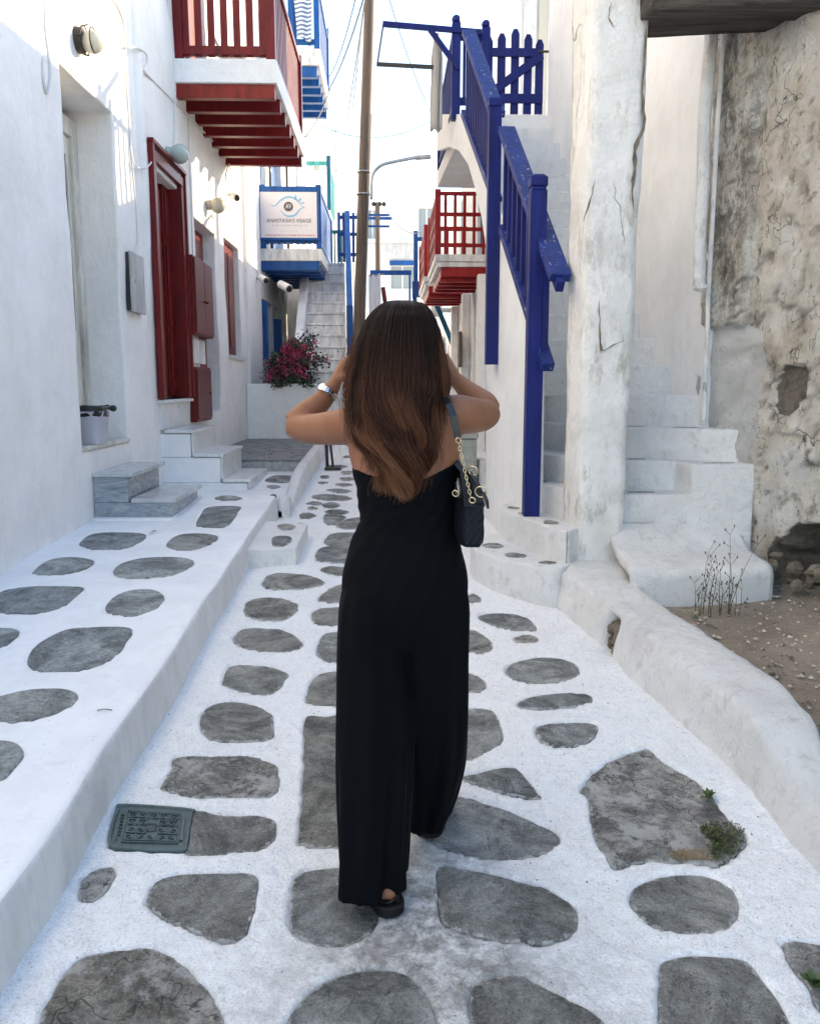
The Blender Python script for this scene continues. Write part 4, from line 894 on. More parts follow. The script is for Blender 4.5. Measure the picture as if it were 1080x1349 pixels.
    def text(txt, a, b, size, mat, e=.006, width=None):
        c = bpy.data.curves.new('lettering', 'FONT'); c.body = txt; c.size = size; c.align_x = 'CENTER'; c.align_y = 'CENTER'; c.extrude = .0008
        o = bpy.data.objects.new('lettering', c); COL.objects.link(o); dg = bpy.context.evaluated_depsgraph_get(); me = bpy.data.meshes.new_from_object(o.evaluated_get(dg)); bpy.data.objects.remove(o)
        o = bpy.data.objects.new('lettering', me); COL.objects.link(o); me.materials.clear(); me.materials.append(MATS[mat])
        q = S(a, b, e); o.rotation_euler = (PI/2, 0, 0); o.location = q
        if width:
            xs = [v.co.x for v in me.vertices]; o.scale.x = width*Wd/max(1e-6, max(xs)-min(xs))
        o.parent = s; o.matrix_parent_inverse = Matrix.Translation(-Vector(s.location)); return o
    text('AV', .50, .32, .115, 'print_white', .007, .10)
    text("ANASTASIA'S VISAGE", .505, .63, .092, 'print_dark', .004, .79)
    # the small print is too small to read in the photograph: rows of short strokes at its size
    rp = random.Random(6)
    for b, a0, a1, hgt, gap, mt in ((.735, .21, .83, .020, .012, 'print_grey'), (.86, .36, .68, .018, .032, 'print_grey'), (.945, .08, .94, .012, .006, 'print_red')):
        q = MB(); a = a0
        while a < a1:
            wd = rp.uniform(.010, .022); p0, p1 = S(a, b-hgt, .004), S(a+wd, b+hgt*rp.uniform(.2, 1), .004)
            q.add([(p0.x, p0.y, p1.z), (p1.x, p0.y, p1.z), (p1.x, p0.y, p0.z), (p0.x, p0.y, p0.z)], [(0, 1, 2, 3)]); a += wd+gap*rp.choice((1, 1, 1, 2.5))
        q.build('small_print', mt, s)['kind'] = 'stuff'
    # upper balcony and towel
    t = thing('blue_balcony', 'upper azure balcony against the sky with a striped towel over its rail', 'balcony', (XW, 16.8, 7))
    y0, y1 = 15.62, 18.05
    MB().box(XW-.02, xo, y0, y1, 7.06, 7.34).build('slab', 'white_paint', t, .02)
    for k in range(6):
        y = y0+.05+k*(y1-y0-.2)/5; MB().box(XW-.01, xo-.06, y, y+.12, 6.88, 7.059).build('joist', 'azure_paint', t, .004)
    for (x, y) in ((xo-.05, y0+.05), (xo-.05, y1-.05), (xo-.5, y0+.05)): MB().box(x-.05, x+.05, y-.045, y+.045, 7.342, 8.6).build('post', 'azure_paint', t, .005)
    railing(t, 'azure_paint', (XW+.06, y0+.05), (xo-.06, y0+.05), 7.42, 8.45, 4, .05, .03, .07)
    railing(t, 'azure_paint', (xo-.05, y0+.1), (xo-.05, y1-.1), 7.42, 8.45, 18, .04, .025, .06)
    vs = []; nx, nzz = 14, 18
    for j in range(nzz):
        for i in range(nx): a = i/(nx-1); b = j/(nzz-1); vs.append((-1.68+.36*a*(1-.35*b)+.1*b, y0-.02+.03*math.sin(a*9+b*2), 8.47-.95*b-.1*a))
    fs = [(j*nx+i, j*nx+i+1, (j+1)*nx+i+1, (j+1)*nx+i) for j in range(nzz-1) for i in range(nx-1)]
    o = MB().add(vs, fs).build('towel', 'striped_towel', smooth=True); tag(o, 'blue and white striped towel hanging on the upper azure balcony', 'towel'); so = o.modifiers.new('s', 'SOLIDIFY'); so.thickness = .012
build_second_house()

# ------------------------------------------------------------------ planter wall, bougainvillea, middle staircase
def build_middle():
    p = thing('planter_wall', 'low white planter wall closing the slate patio, holding the bougainvillea', 'planter', (-1.6, 13.5, .55))
    wall('front', (-2.3, 13.42), (-.98, 13.42), .16, .3, 1.47, parent=p, amp=.008, bevel=.02)
    MB().box(-1.14, -.985, 13.585, 14.3, .3, 1.46).build('side', 'white_plaster', p, .02)
    MB().box(-2.3, -1.15, 13.59, 14.3, .3, 1.40).build('soil', 'dirt', p)
    # bougainvillea: woody stems, leaves and flower bracts spread through an uneven volume
    b = thing('bougainvillea', 'dark leaved bougainvillea bush full of magenta flowers behind the planter wall', 'shrub', (-1.75, 13.85, 1.4))
    rr = random.Random(11); st = MB(); tips = []
    for k in range(34):
        a = rr.uniform(0, 2*PI); l = rr.uniform(.45, 1.12); e = rr.uniform(.12, 1.45); P = [Vector((-1.68+rr.uniform(-.2, .2), 13.74, 1.42))]
        d = Vector((math.cos(a)*math.cos(e)*.36+.02, math.sin(a)*math.cos(e)*.42, math.sin(e)*.98))
        for j in range(7):
            P.append(P[-1]+d*l/6+Vector((rr.uniform(-.02, .02), rr.uniform(-.02, .02), rr.uniform(-.02, .02)))); d = d+Vector((.05, 0, -.10))
        st.tube(P, [.012-.0014*i for i in range(len(P))], 5); tips += P[2:]
    st.build('stem', 'weathered_wood', b, smooth=True)
    lf, fl = MB(), MB()
    def leafy(mb, c, s, n, rr):
        u = Vector((rr.gauss(0, 1), rr.gauss(0, 1)-.6, rr.gauss(0, 1))).normalized(); q = u.to_track_quat('Z', 'Y'); ph = rr.uniform(0, 6.28)
        v = [c+q @ Vector((s*a*math.cos(ph)-s*b*math.sin(ph), s*a*math.sin(ph)+s*b*math.cos(ph), h*s)) for a, b, h in ((-1, 0, 0), (-.2, -.55, .12), (1, 0, -.05), (-.2, .55, .12))]
        mb.add(v, [(0, 1, 2, 3)])
    clumps = [(rr.choice(tips)+Vector((rr.gauss(0, .06), rr.gauss(0, .05), rr.gauss(0, .06))), rr.uniform(.05, .11)) for _ in range(130)]
    for i in range(8500):
        c = rr.choice(tips)+Vector((rr.gauss(0, .065), rr.gauss(0, .065), rr.gauss(0, .06)))
        if c.z < 1.42: c.z = 1.42+rr.random()*.1
        leafy(lf, c, rr.uniform(.018, .036), 4, rr)
    for c, r in clumps:
        if c.z < 1.45: continue
        c = c+Vector((0, -.09, 0))
        for j in range(26): leafy(fl, c+Vector((rr.gauss(0, r*.5), rr.gauss(0, r*.5), rr.gauss(0, r*.5))), rr.uniform(.015, .027), 4, rr)
    lf.build('leaves', 'bougainvillea_leaf', b)['kind'] = 'stuff'; fl.build('flowers', 'bougainvillea_flower', b)['kind'] = 'stuff'
    # staircase rising straight ahead
    t = thing('middle_staircase', 'narrow whitewashed staircase climbing straight ahead beyond the bougainvillea', 'staircase', (-1.1, 15.5, .6))
    for k in range(13):
        y = 13.6+k*.3; z = 1.25+.22*k; xr = -.70-.016*k
        MB().box(-1.44-.012*k, xr, y, y+.33 if k < 12 else 19., z-.5 if k else .3, z-.045).box(-1.44-.012*k, xr, y-.014, y+.32, z-.044, z).build('step', 'white_paint', t, .012, seg=2)
    vs = [Vector((-1.45, 13.6, .3)), Vector((-1.45, 19, .3)), Vector((-1.62, 19, 4.1)), Vector((-1.60, 17.3, 4.1)), Vector((-1.45, 13.6, 1.5))]
    o = MB().extrude(vs, (-.15, 0, 0)).build('side_wall', 'white_plaster', t, .015); fix_normals(o)
    MB().box(-.68, -.62, 13.9, 19, .3, 1.4).build('base_wall', 'white_plaster', t, .01)
    r = thing('stair_railing', 'azure wooden railing climbing the right side of the middle staircase', 'railing', (-.7, 15.6, 2))
    a, bq = Vector((-.645, 13.95, 2.62)), Vector((-.83, 17.3, 4.9))
    MB().bar(a, bq, .10, .06).build('handrail', 'azure_paint', r, .005); MB().bar(a-Vector((0, 0, .78)), bq-Vector((0, 0, .80)), .06, .06).build('bottom_rail', 'azure_paint', r, .005)
    for k in range(11): q = a.lerp(bq, (k+.5)/11); MB().box(q.x-.02, q.x+.02, q.y-.02, q.y+.02, q.z-.8, q.z-.03).build('baluster', 'azure_paint', r)
    MB().box(-.70, -.59, 13.9, 14.0, 1.92, 2.75).build('newel', 'azure_paint', r, .006)
    g = thing('landing_gate', 'azure wooden gate on the landing at the top of the middle staircase', 'gate', (-.8, 17.35, 4))
    for k in range(5): x = -1.03+k*.098; MB().box(x, x+.055, 17.33, 17.37, 3.93, 4.9).build('picket', 'azure_paint', g, .004)
    for z in (4.05, 4.45, 4.78): MB().box(-1.03, -.58, 17.371, 17.40, z, z+.07).build('crossbar', 'azure_paint', g, .003)
    for z in (4.62, 4.84): MB().box(-.57, .02, 17.36, 17.40, z, z+.04).build('side_bar', 'azure_paint', g, .003)
    pw = MB().box(-2.29, -1.62, 19.0, 19.3, 0, 3.85).build('passage_screen', 'white_plaster', None, .02); tag(pw, 'added white wall covering the bright gap between the second house and the middle staircase', 'wall')  # added to cover a sunlit gap that showed too bright
    gr = thing('green_fence', 'green slatted fence seen between the sign balcony and the azure gate', 'fence', (-1.25, 18.6, 4))
    for k in range(6): MB().box(-1.42+k*.075, -1.38+k*.075, 18.6, 18.63, 3.9, 4.75).build('slat', 'green_paint', gr)
    MB().box(-1.43, -.95, 18.57, 18.6, 4.7, 4.78).build('top_rail', 'green_paint', gr)
    tq = thing('turquoise_balcony', 'turquoise railing high on the far left house, above the sign balcony', 'railing', (-1.6, 21, 6))
    MB().box(-1.95, -1.40, 20.6, 20.66, 6.62, 6.72).build('top_rail', 'turquoise_paint', tq)
    MB().bar((-1.42, 20.63, 6.68), (-1.42, 22.6, 6.6), .06, .09).build('side_rail', 'turquoise_paint', tq)
    for k in range(9): MB().box(-1.44, -1.40, 20.7+k*.22, 20.74+k*.22, 5.7, 6.62).build('baluster', 'turquoise_paint', tq)
    MB().box(-1.47, -1.37, 20.58, 20.68, 5.6, 6.85).build('newel', 'teal_paint', tq, .01)
build_middle()

# ================================================================== BACKGROUND
def house(name, label, x0, x1, y0, y1, z0, z1, mat='white_plaster', ops=(), parapet=.0, cat='house', glass='glass_pale'):
    h = thing(name, label, cat, ((x0+x1)/2, (y0+y1)/2, z0))
    wall('wall', (x0, y0), (x1, y0), .3, z0, z1, [(a-x0, b-x0, c, d) for a, b, c, d in ops], mat, h, amp=.01, res=.5, bevel=.02)
    MB().box(x0, x1, y0+.31, y1, z0, z1-.01).build('body', mat, h, .02)
    for a, b, c, d in ops:
        f = MB().box(a, b, y0+.12, y0+.16, c, d).build('window', glass, h)
        m = MB().box((a+b)/2-.03, (a+b)/2+.03, y0+.10, y0+.118, c, d); m.build('glazing_bar', 'white_paint', f)
    if parapet: MB().box(x0-.08, x1+.08, y0-.06, y0+.2, z1, z1+parapet).build('parapet', mat, h, .02)
    return h
def build_background():
    b = house('facing_house', 'cream flat roofed house closing the view at the end of the lane', -1.15, 3.2, 35, 41, 0, 8.75, 'white_plaster', [(.1, 1.05, 5.4, 6.3), (1.25, 1.9, 7.3, 8.6), (-.95, -.35, 7.4, 8.5)], .18)
    MB().box(.05, 1.1, 34.8, 34.98, 6.32, 6.5).build('lintel', 'azure_paint', b); MB().box(-1.2, 3.25, 34.7, 34.97, 7.2, 7.3).build('ledge', 'white_plaster', b)
    for k in range(14): MB().box(-.1+k*.1, -.06+k*.1, 34.75, 34.79, 6.55, 7.2).build('baluster', 'white_paint', b)
    for (x0, x1, y0, y1, z1, lab, mt) in ((-6, -1.78, 24.2, 30, 8.45, 'cream white house with stepped roofline right of the upper azure balcony', 'white_plaster'),
            (-5, -1.40, 30, 34, 8.9, 'pale house with flat roof behind the cream white one', 'white_plaster'),
            (-4.5, -1.62, 37, 42, 10.2, 'distant white cube house left of the utility pole', 'white_plaster'),
            (-2.4, -1.18, 44, 48, 10.4, 'furthest white house just left of the utility pole', 'white_plaster')):
        house('far_house', lab, x0, x1, y0, y1, 0, z1, mt, [(x1-1.1, x1-.6, z1-2.2, z1-1.2)])
    h = thing('near_far_house', 'white house with sloping parapet rising past the sign balcony', 'house', (-3, 23, 0))
    o = MB().extrude([(-2.06, 21.62, 0), (-1.78, 24.19, 0), (-1.78, 24.19, 8.35), (-2.06, 21.62, 8.55)], (-5, 0, 0)).build('wall', 'white_plaster', h, .03); fix_normals(o)
    for k, (y, z) in enumerate(((22.2, 6.9), (23.2, 6.6))): MB().box(-1.9-.08*k, -1.75+.02*k, y, y+.1, z, z+.14).build('bracket_lamp', 'grey_paint', h, .01)
    a = thing('antenna', 'thin aerial mast on the far roofs left of the pole', 'antenna', (-1.45, 26, 6))
    MB().tube([(-1.62, 27, 7), (-1.62, 27, 9.4)], .015, 6).build('mast', 'wire_grey', a); MB().tube([(-1.75, 27, 9.25), (-1.45, 27, 9.25)], .01, 5).build('crossbar', 'wire_grey', a)
    # stepped lane floor far back
    MB().box(-1.0, 1.6, 14.2, 34.8, .2, .66).build('far_lane', 'rough_whitewash', None)['kind'] = 'structure'
    # pole, its lamp, wires
    t = thing('utility_pole', 'weathered grey wooden utility pole leaning slightly behind the woman', 'pole', (-.53, 13, .55))
    P = [Vector((-.535+.30*(z-.5)/7.2, 13, z)) for z in np.linspace(.3, 9.2, 14)]
    MB().tube(P, [.100-.0028*i for i in range(14)], 12).build('shaft', 'weathered_wood', t, smooth=True)
    MB().tube([at_y(489, 150, 12.9), at_y(481, 400, 12.9)], .010, 5).build('earth_wire', 'wire_grey', t)
    for z in (4.3, 4.62): MB().torus((-.535+.30*(z-.5)/7.2, 13, z), .098, .012, (0, 0, 1)).build('band', 'galvanised', t, smooth=True)
    l = thing('street_lamp', 'curved grey street lamp arm bracketed to the wooden pole', 'street lamp', at_y(491, 250, 12.85))
    P = catmull([tuple(at_y(u, v, 12.85)) for u, v in ((489, 262), (490, 238), (493, 226), (503, 217), (522, 212), (548, 207))], 6, False)
    MB().tube([tuple(q) for q in P], .025, 8).build('arm', 'galvanised', l, smooth=True)
    c = at_y(557, 206.5, 12.85); MB().bar(c-Vector((.12, 0, .012)), c+Vector((.12, 0, .005)), .11, .05).build('head', 'grey_paint', l, .015, seg=3)
    MB().bar(c-Vector((.08, 0, .037)), c+Vector((.10, 0, .022)), .08, .012).build('lens', 'ribbed_glass', l)
    t2 = thing('utility_pole', 'second thin utility pole far down the lane beside the cream house', 'pole', (-.25, 20, .6))
    MB().tube([(-.25, 20, .5), (-.25, 20, 5.65)], [.075, .055], 8).build('shaft', 'weathered_wood', t2, smooth=True)
    MB().bar((-.55, 20, 5.3), (.08, 20, 5.3), .05, .06).build('crossarm', 'azure_paint', t2)
    for x in (-.34, -.2, -.1): MB().sphere((x, 20, 5.62), .05).build('insulator', 'dark_metal', t2, smooth=True)
    def wire(a, b, sag, r, lab, mat='black_cable'):
        a, b = Vector(a), Vector(b); P = [a.lerp(b, k/16)-Vector((0, 0, sag*4*(k/16)*(1-k/16))) for k in range(17)]
        tag(MB().tube(P, r, 5).build('overhead_wire', mat, smooth=True), lab, 'wire')
    top = Vector((-.22, 12.9, 8.6))
    wire(at_y(481, -10, 12.9), at_y(436, 112, 17.8), .12, .012, 'thick black wire from the pole to the upper azure balcony')
    wire(at_y(470, -10, 12.9), at_y(434, 100, 17.9), .15, .009, 'thinner black wire left of the thick one, to the upper azure balcony')
    wire(at_y(480, 4, 13), at_y(441, 235, 27), .25, .012, 'pale grey wire dropping from the pole to the far roofs, left one', 'wire_grey')
    wire(at_y(478, 18, 13), at_y(452, 232, 30), .2, .012, 'pale grey wire dropping from the pole to the far roofs, right one', 'wire_grey')
    wire(at_y(511, -8, 11), at_y(569, 150, 12.5), .1, .006, 'thin wire crossing the sky right of the pole', 'wire_grey')
    wire(at_y(416, 162, 20), at_y(572, 157, 20), .35, .010, 'sagging wire strung across the lane in front of the sky', 'wire_grey')
    wire(at_y(506, 270, 20), at_y(572, 296, 16), .35, .008, 'sagging wire from the second pole to the red balconies', 'wire_grey')
    wire(at_y(436, 112, 17.8), at_y(402, 180, 12.4), .1, .012, 'black wire from the upper azure balcony back to the red balcony', 'black_cable')
    # washing and oddments beside the pole
    k = thing('clothes_rack', 'small rack with a pale cloth hung beside the pole, above the woman\'s head', 'clothes rack', (-.3, 18, 3.2))
    MB().bar((-.42, 18, 3.75), (-.1, 18, 3.78), .03, .03).build('bar', 'wire_grey', k)
    o = MB(); nn = 10; o.add([(-.42+.25*i/(nn-1), 18+.03*math.sin(i*1.4), 3.74-1.1*j/5+(.06*i/nn)) for j in range(6) for i in range(nn)], [(j*nn+i, j*nn+i+1, (j+1)*nn+i+1, (j+1)*nn+i) for j in range(5) for i in range(nn-1)]); o.build('cloth', 'print_white', k, smooth=True)
    MB().bar((-.12, 17.9, 3.5), (-.02, 17.9, 2.8), .03, .09).build('tool_handle', 'dull_red_paint', k, .01)
    # little black display stand in the lane
    s = thing('display_stand', 'foot of a black display stand beside the parapet, behind the woman\'s left arm', 'stand', (-.78, 10.4, .42))
    MB().box(-.80, -.60, 10.1, 10.45, .41, .44).build('base', 'dark_metal', s, .004); MB().bar((-.78, 10.3, .44), (-.80, 10.35, 1.0), .03, .04).build('upright', 'black_plastic', s); MB().bar((-.70, 10.2, .44), (-.77, 10.35, 1.0), .02, .03).build('strut', 'black_plastic', s)
build_background()

# ================================================================== RIGHT SIDE
RA, RB = 1.424, -.077          # plane of the staircase's street face: X = RA + RB*y
WA, WB = 2.674, -.107          # plane of the house wall behind the stair
RX = lambda y: RA+RB*y
WX = lambda y: WA+WB*y
def build_right_stair():
    t = thing('outer_staircase', 'broad whitewashed stone staircase climbing beside the blue railing to the picket gate', 'staircase', (1.4, 7, .2))
    flare = [
      (.375, [(.62, 5.75), (.555, 5.42), (.60, 5.22), (.74, 4.95), (.97, 4.73), (1.10, 4.84), (1.25, 5.1), (1.3, 5.6), (1.0, 5.95)], -.1),
      (.576, [(.86, 6.05), (.80, 5.72), (.86, 5.45), (.97, 5.08), (1.065, 4.86), (1.15, 4.94), (1.32, 5.12), (1.45, 5.7), (1.1, 6.3)], -.1),
      (.775, [(.985, 6.3), (.965, 6.0), (1.02, 5.72), (1.15, 5.35), (1.30, 5.12), (1.47, 5.03), (2.262, 5.00), (2.262, 6.2), (1.2, 6.5)], -.1),
      (.965, [(1.0, 6.5), (1.02, 6.16), (1.10, 5.85), (1.3, 5.45), (1.55, 5.27), (1.84, 5.22), (1.88, 5.015), (1.97, 4.99), (2.265, 4.985), (2.265, 6.4), (1.2, 6.7)], -.1),
      (1.17, [(.99, 6.7), (1.05, 6.48), (1.25, 6.05), (1.5, 5.50), (2.255, 5.13), (2.255, 6.6), (1.2, 6.8)], .3),
      (1.385, [(.98, 7.1), (.98, 6.72), (1.1, 6.5), (1.5, 5.98), (2.16, 5.45), (2.2, 6.8)], .6)]
    for k, (z, P, zb) in enumerate(flare):
        Q = [tuple(q) for q in catmull(P, 4)] if k < 2 else P
        if k >= 2:
            Q = []
            for i, a in enumerate(P): Q.append(a)
        s = MB().prism(Q, zb, z).build('step', 'rough_whitewash', t, .018, seg=3); fix_normals(s)
    # worn stones showing on the lowest treads
    rs = random.Random(9)
    for z, x, y, rx, ry in ((.375, .70, 5.42, .075, .10), (.375, .80, 5.10, .07, .085), (.375, .965, 4.88, .06, .05), (.576, .885, 5.80, .05, .07), (.576, .925, 5.52, .05, .08), (.576, 1.03, 5.16, .05, .09),
                            (.775, 1.60, 5.125, .09, .04), (.775, 1.08, 5.72, .04, .05), (.965, 1.62, 5.37, .07, .05), (.965, 2.06, 5.075, .12, .035), (1.17, 1.66, 5.56, .07, .06), (1.17, 1.95, 5.40, .09, .05)):
        P = catmull([(x+rx*math.cos(a)*rs.uniform(.8, 1.15), y+ry*math.sin(a)*rs.uniform(.8, 1.15)) for a in [2*PI*k/7 for k in range(7)]], 5)
        stone_obj(P, lambda x, y, z=z: z, 'cracked_stone', t, rise=.0025, amp=.001, name='inset_stone')
    # straight flight up to the landing
    z, y = 1.385, 5.95; k = 0
    rise = (4.29-1.385)/14; 
    for k in range(1, 15):
        y0 = 5.95+(9.2-5.95)*k/14-.0; z = 1.385+rise*k; yl = y0+.9*max(0, 1-k/4.)*.35
        xl, xr = RX(yl)+(.05 if k < 4 else .36), WX(y0)+.05
        P = [(xl, yl), (xr, y0-.35*max(0, 1-k/4.)), (xr, y0+.6), (xl, y0+.6)] if k < 14 else [(RX(9.2)+.05, 9.2), (1.70, 9.2), (1.72, 11.6), (.66, 11.6)]
        s = MB().prism(P, z-.235 if k < 14 else 4.08, z).build('step' if k < 14 else 'landing', 'rough_whitewash', t, .016, seg=3); fix_normals(s)
    # street face of the stair, arched underneath beyond the lower post
    out = [(704, 640), (704, 445), (700, 432), (690, 398), (665, 303), (654, 262), (628, 195), (612, 160), (601, 150), (576, 150), (575, 198), (590, 193), (604, 197), (617, 217), (625, 245), (634, 285), (640, 325), (642, 345), (641, 520), (640, 690)]
    arch = [at_line(u, v, RA, RB) for u, v in [(648, 262), (628, 195), (612, 160), (601, 152), (580, 152), (577, 196), (590, 192), (604, 196), (617, 216), (625, 244), (634, 284), (640, 324), (643, 345)]]
    o = MB().extrude([q+Vector((.071, 0, 0)) for q in arch], (.30, 0, 0)).build('arch_soffit', 'white_plaster', t); fix_normals(o)
    bm = bmesh.new(); bm.from_mesh(o.data); bmesh.ops.triangulate(bm, faces=bm.faces); bm.to_mesh(o.data); bm.free()
    P = [at_line(u, v, RA, RB) for u, v in out]
    for q in P:
        if q.z < .5: q.z = -.1
    P[0].z = -.1
    o = MB().extrude(P, (.07, 0, 0)).build('side_wall', 'white_plaster', t); fix_normals(o)
    bm = bmesh.new(); bm.from_mesh(o.data); bmesh.ops.triangulate(bm, faces=bm.faces); bm.to_mesh(o.data); bm.free()
    return t
stair = build_right_stair()

def build_stair_railing():
    t = thing('stair_railing', 'deep blue wooden railing with tall posts climbing the outer staircase', 'railing', (RX(6.5), 6.5, 2))
    m, mc = 'blue_paint', 'chipped_blue_paint'
    def post(u, vt, vb, w, zb=None):
        a = at_line(u, vt, RA-.05, RB); x, y = a.x, a.y; z0 = zb if zb is not None else at_y(u, vb, y).z
        p = MB(); p.box(x-w/2, x+w/2, y-w/2, y+w/2, z0, a.z-.10).box(x-w/2+.006, x+w/2-.006, y-w/2+.006, y+w/2-.006, a.z-.099, a.z-.075)
        # chamfered cap
        n = [(-1, -1), (1, -1), (1, 1), (-1, 1)]; c = w/2*1.04
        vs = [(x+c*i, y+c*j, a.z-.075) for i, j in n]+[(x+c*i, y+c*j, a.z-.022) for i, j in n]+[(x+c*.55*i, y+c*.55*j, a.z) for i, j in n]
        p.add(vs, [(3, 2, 1, 0)]+[(i, (i+1) % 4, (i+1) % 4+4, i+4) for i in range(4)]+[(i+4, (i+1) % 4+4, (i+1) % 4+8, i+8) for i in range(4)]+[(8, 9, 10, 11)])
        p.build('post', m, t, .004); return Vector((x, y, a.z))
    post(709, 230, 668, .105, .25); post(652, 128, 480, .100)
    def rail(a, b, w, h, mat, name, dx=0.):
        pa, pb = at_line(*a, RA+dx, RB), at_line(*b, RA+dx, RB); MB().bar(pa, pb, w, h).build(name, mat, t, .006); return pa, pb
    # upper and lower runs of the handrail, wide cap facing up
    h1 = rail((738, 366), (667, 170), .13, .055, mc, 'handrail', .01); h2 = rail((655, 150), (617, 42), .13, .055, mc, 'handrail', .01)
    l1 = rail((738, 378), (664, 176), .05, .07, m, 'under_rail'); l2 = rail((652, 152), (616, 46), .05, .07, m, 'under_rail')
    b1 = rail((722, 484), (663, 300), .08, .065, mc, 'bottom_rail'); b2 = rail((655, 265), (612, 148), .08, .065, mc, 'bottom_rail')
    for (ha, hb), (ba, bb), n in ((l1, b1, 9), (l2, b2, 15)):
        y0, y1 = max(min(ha.y, hb.y), min(ba.y, bb.y))+.03, min(max(ha.y, hb.y), max(ba.y, bb.y))
        for k in range(n):
            y = y0+(y1-y0)*(k+.5)/n; f = lambda a, b: a+(b-a)*((y-a.y)/(b.y-a.y)); p, q = f(ha, hb), f(ba, bb)
            MB().box(q.x-.02, q.x+.02, y-.022, y+.022, q.z, p.z).build('baluster', m, t)
    # landing rail over the lane
    p3 = Vector((.72, 9.22, 0)); 
    for (x, y, zt) in ((.715, 9.2, 5.25), (1.03, 9.24, 5.22), (.70, 11.5, 5.3)): MB().box(x-.045, x+.045, y-.045, y+.045, 4.22 if y < 10 else 4.29, zt-.08).sphere((x, y, zt-.04), .05, .05, .045, 8, 6).build('post', m, t, .004)
    MB().box(.75, 1.0, 9.22, 9.25, 5.02, 5.1).build('top_rail', m, t, .004); MB().box(.75, 1.0, 9.22, 9.25, 4.38, 4.46).build('bottom_rail', m, t, .004)
    for k in range(3): MB().box(.79+k*.08, .82+k*.08, 9.22, 9.25, 4.46, 5.02).build('baluster', m, t)
    MB().bar((.70, 9.24, 5.08), (.70, 11.5, 5.08), .05, .05).build('top_rail', m, t); MB().bar((.70, 9.24, 4.36), (.70, 11.5, 4.36), .05, .05).build('bottom_rail', m, t)
    for k in range(16): q = Vector((.70, 9.3, 0)).lerp(Vector((.70, 11.45, 0)), (k+.5)/16); MB().box(q.x-.017, q.x+.017, q.y-.02, q.y+.02, 4.38, 5.06).build('baluster', m, t)
    # picket gate
    g = thing('picket_gate', 'blue wooden gate of five pointed pickets with a diagonal brace at the stair top', 'gate', (1.4, 9.25, 4.3))
    Yg = 9.26; P = lambda u, v: at_y(u, v, Yg)
    for (u, vt, vb) in ((644, 48, 150), (661, 44, 150), (679, 38, 150), (696, 45, 150), (711, 52, 150)):
        a, b = P(u, vt), P(u, vb); w = .042; x = a.x
        MB().extrude([(x-w, Yg-.012, b.z), (x+w, Yg-.012, b.z), (x+w, Yg-.012, a.z-.05), (x+w*.45, Yg-.012, a.z), (x-w*.45, Yg-.012, a.z), (x-w, Yg-.012, a.z-.05)], (0, .024, 0)).build('picket', m, g)
    for va, vb in ((64, 76), (124, 137)):
        a, b = P(642, va), P(714, vb); MB().box(a.x, b.x, Yg-.04, Yg-.013, b.z, a.z).build('crossbar', m, g, .003)
    MB().bar(P(652, 119)+Vector((0, -.035, 0)), P(713, 74)+Vector((0, -.035, 0)), .02, .085, (0, 0, 1)).build('diagonal_brace', m, g, .003)
    a = P(712, 70); MB().box(a.x-.03, a.x+.09, Yg-.06, Yg-.045, a.z-.01, a.z+.01).build('latch', 'dark_metal', g)
    # frame reaching out over the lane, with its cloth
    f = thing('bracket_frame', 'thin dark blue rectangular frame jutting over the lane from the landing post', 'frame', (.3, 9.2, 5.2))
    Q = lambda u, v: at_y(u, v, 9.15)
    MB().bar(Q(504, 31), Q(634, 42), .035, .05).build('top_bar', m, f); MB().bar(Q(496, 84), Q(571, 88), .03, .035).build('bottom_bar', 'dark_metal', f)
    MB().tube([Q(505, 31), Q(497, 84)], .010, 6).build('drop_rod', 'dark_metal', f); MB().bar(Q(566, 38), Q(604, 90), .04, .05).build('brace', m, f)
    c = MB(); nx, nv = 8, 16; vs = []
    for j in range(nv):
        b = j/(nv-1)
        for i in range(nx): a = i/(nx-1); q = at_y(575.5+(a-.5)*(6+10*min(1, b*4)-3*b), 44+128*b, 9.3); vs.append((q.x, 9.3+.035*math.sin(a*9+b*2), q.z+.012*math.sin(a*8)))
    c.add(vs, [(j*nx+i, j*nx+i+1, (j+1)*nx+i+1, (j+1)*nx+i) for j in range(nv-1) for i in range(nx-1)]); o = c.build('hanging_cloth', 'grey_fabric', smooth=True); o.modifiers.new('s', 'SOLIDIFY').thickness = .02
    tag(o, 'grey cloth hanging folded from the blue frame beside the landing post', 'cloth')
build_stair_railing()

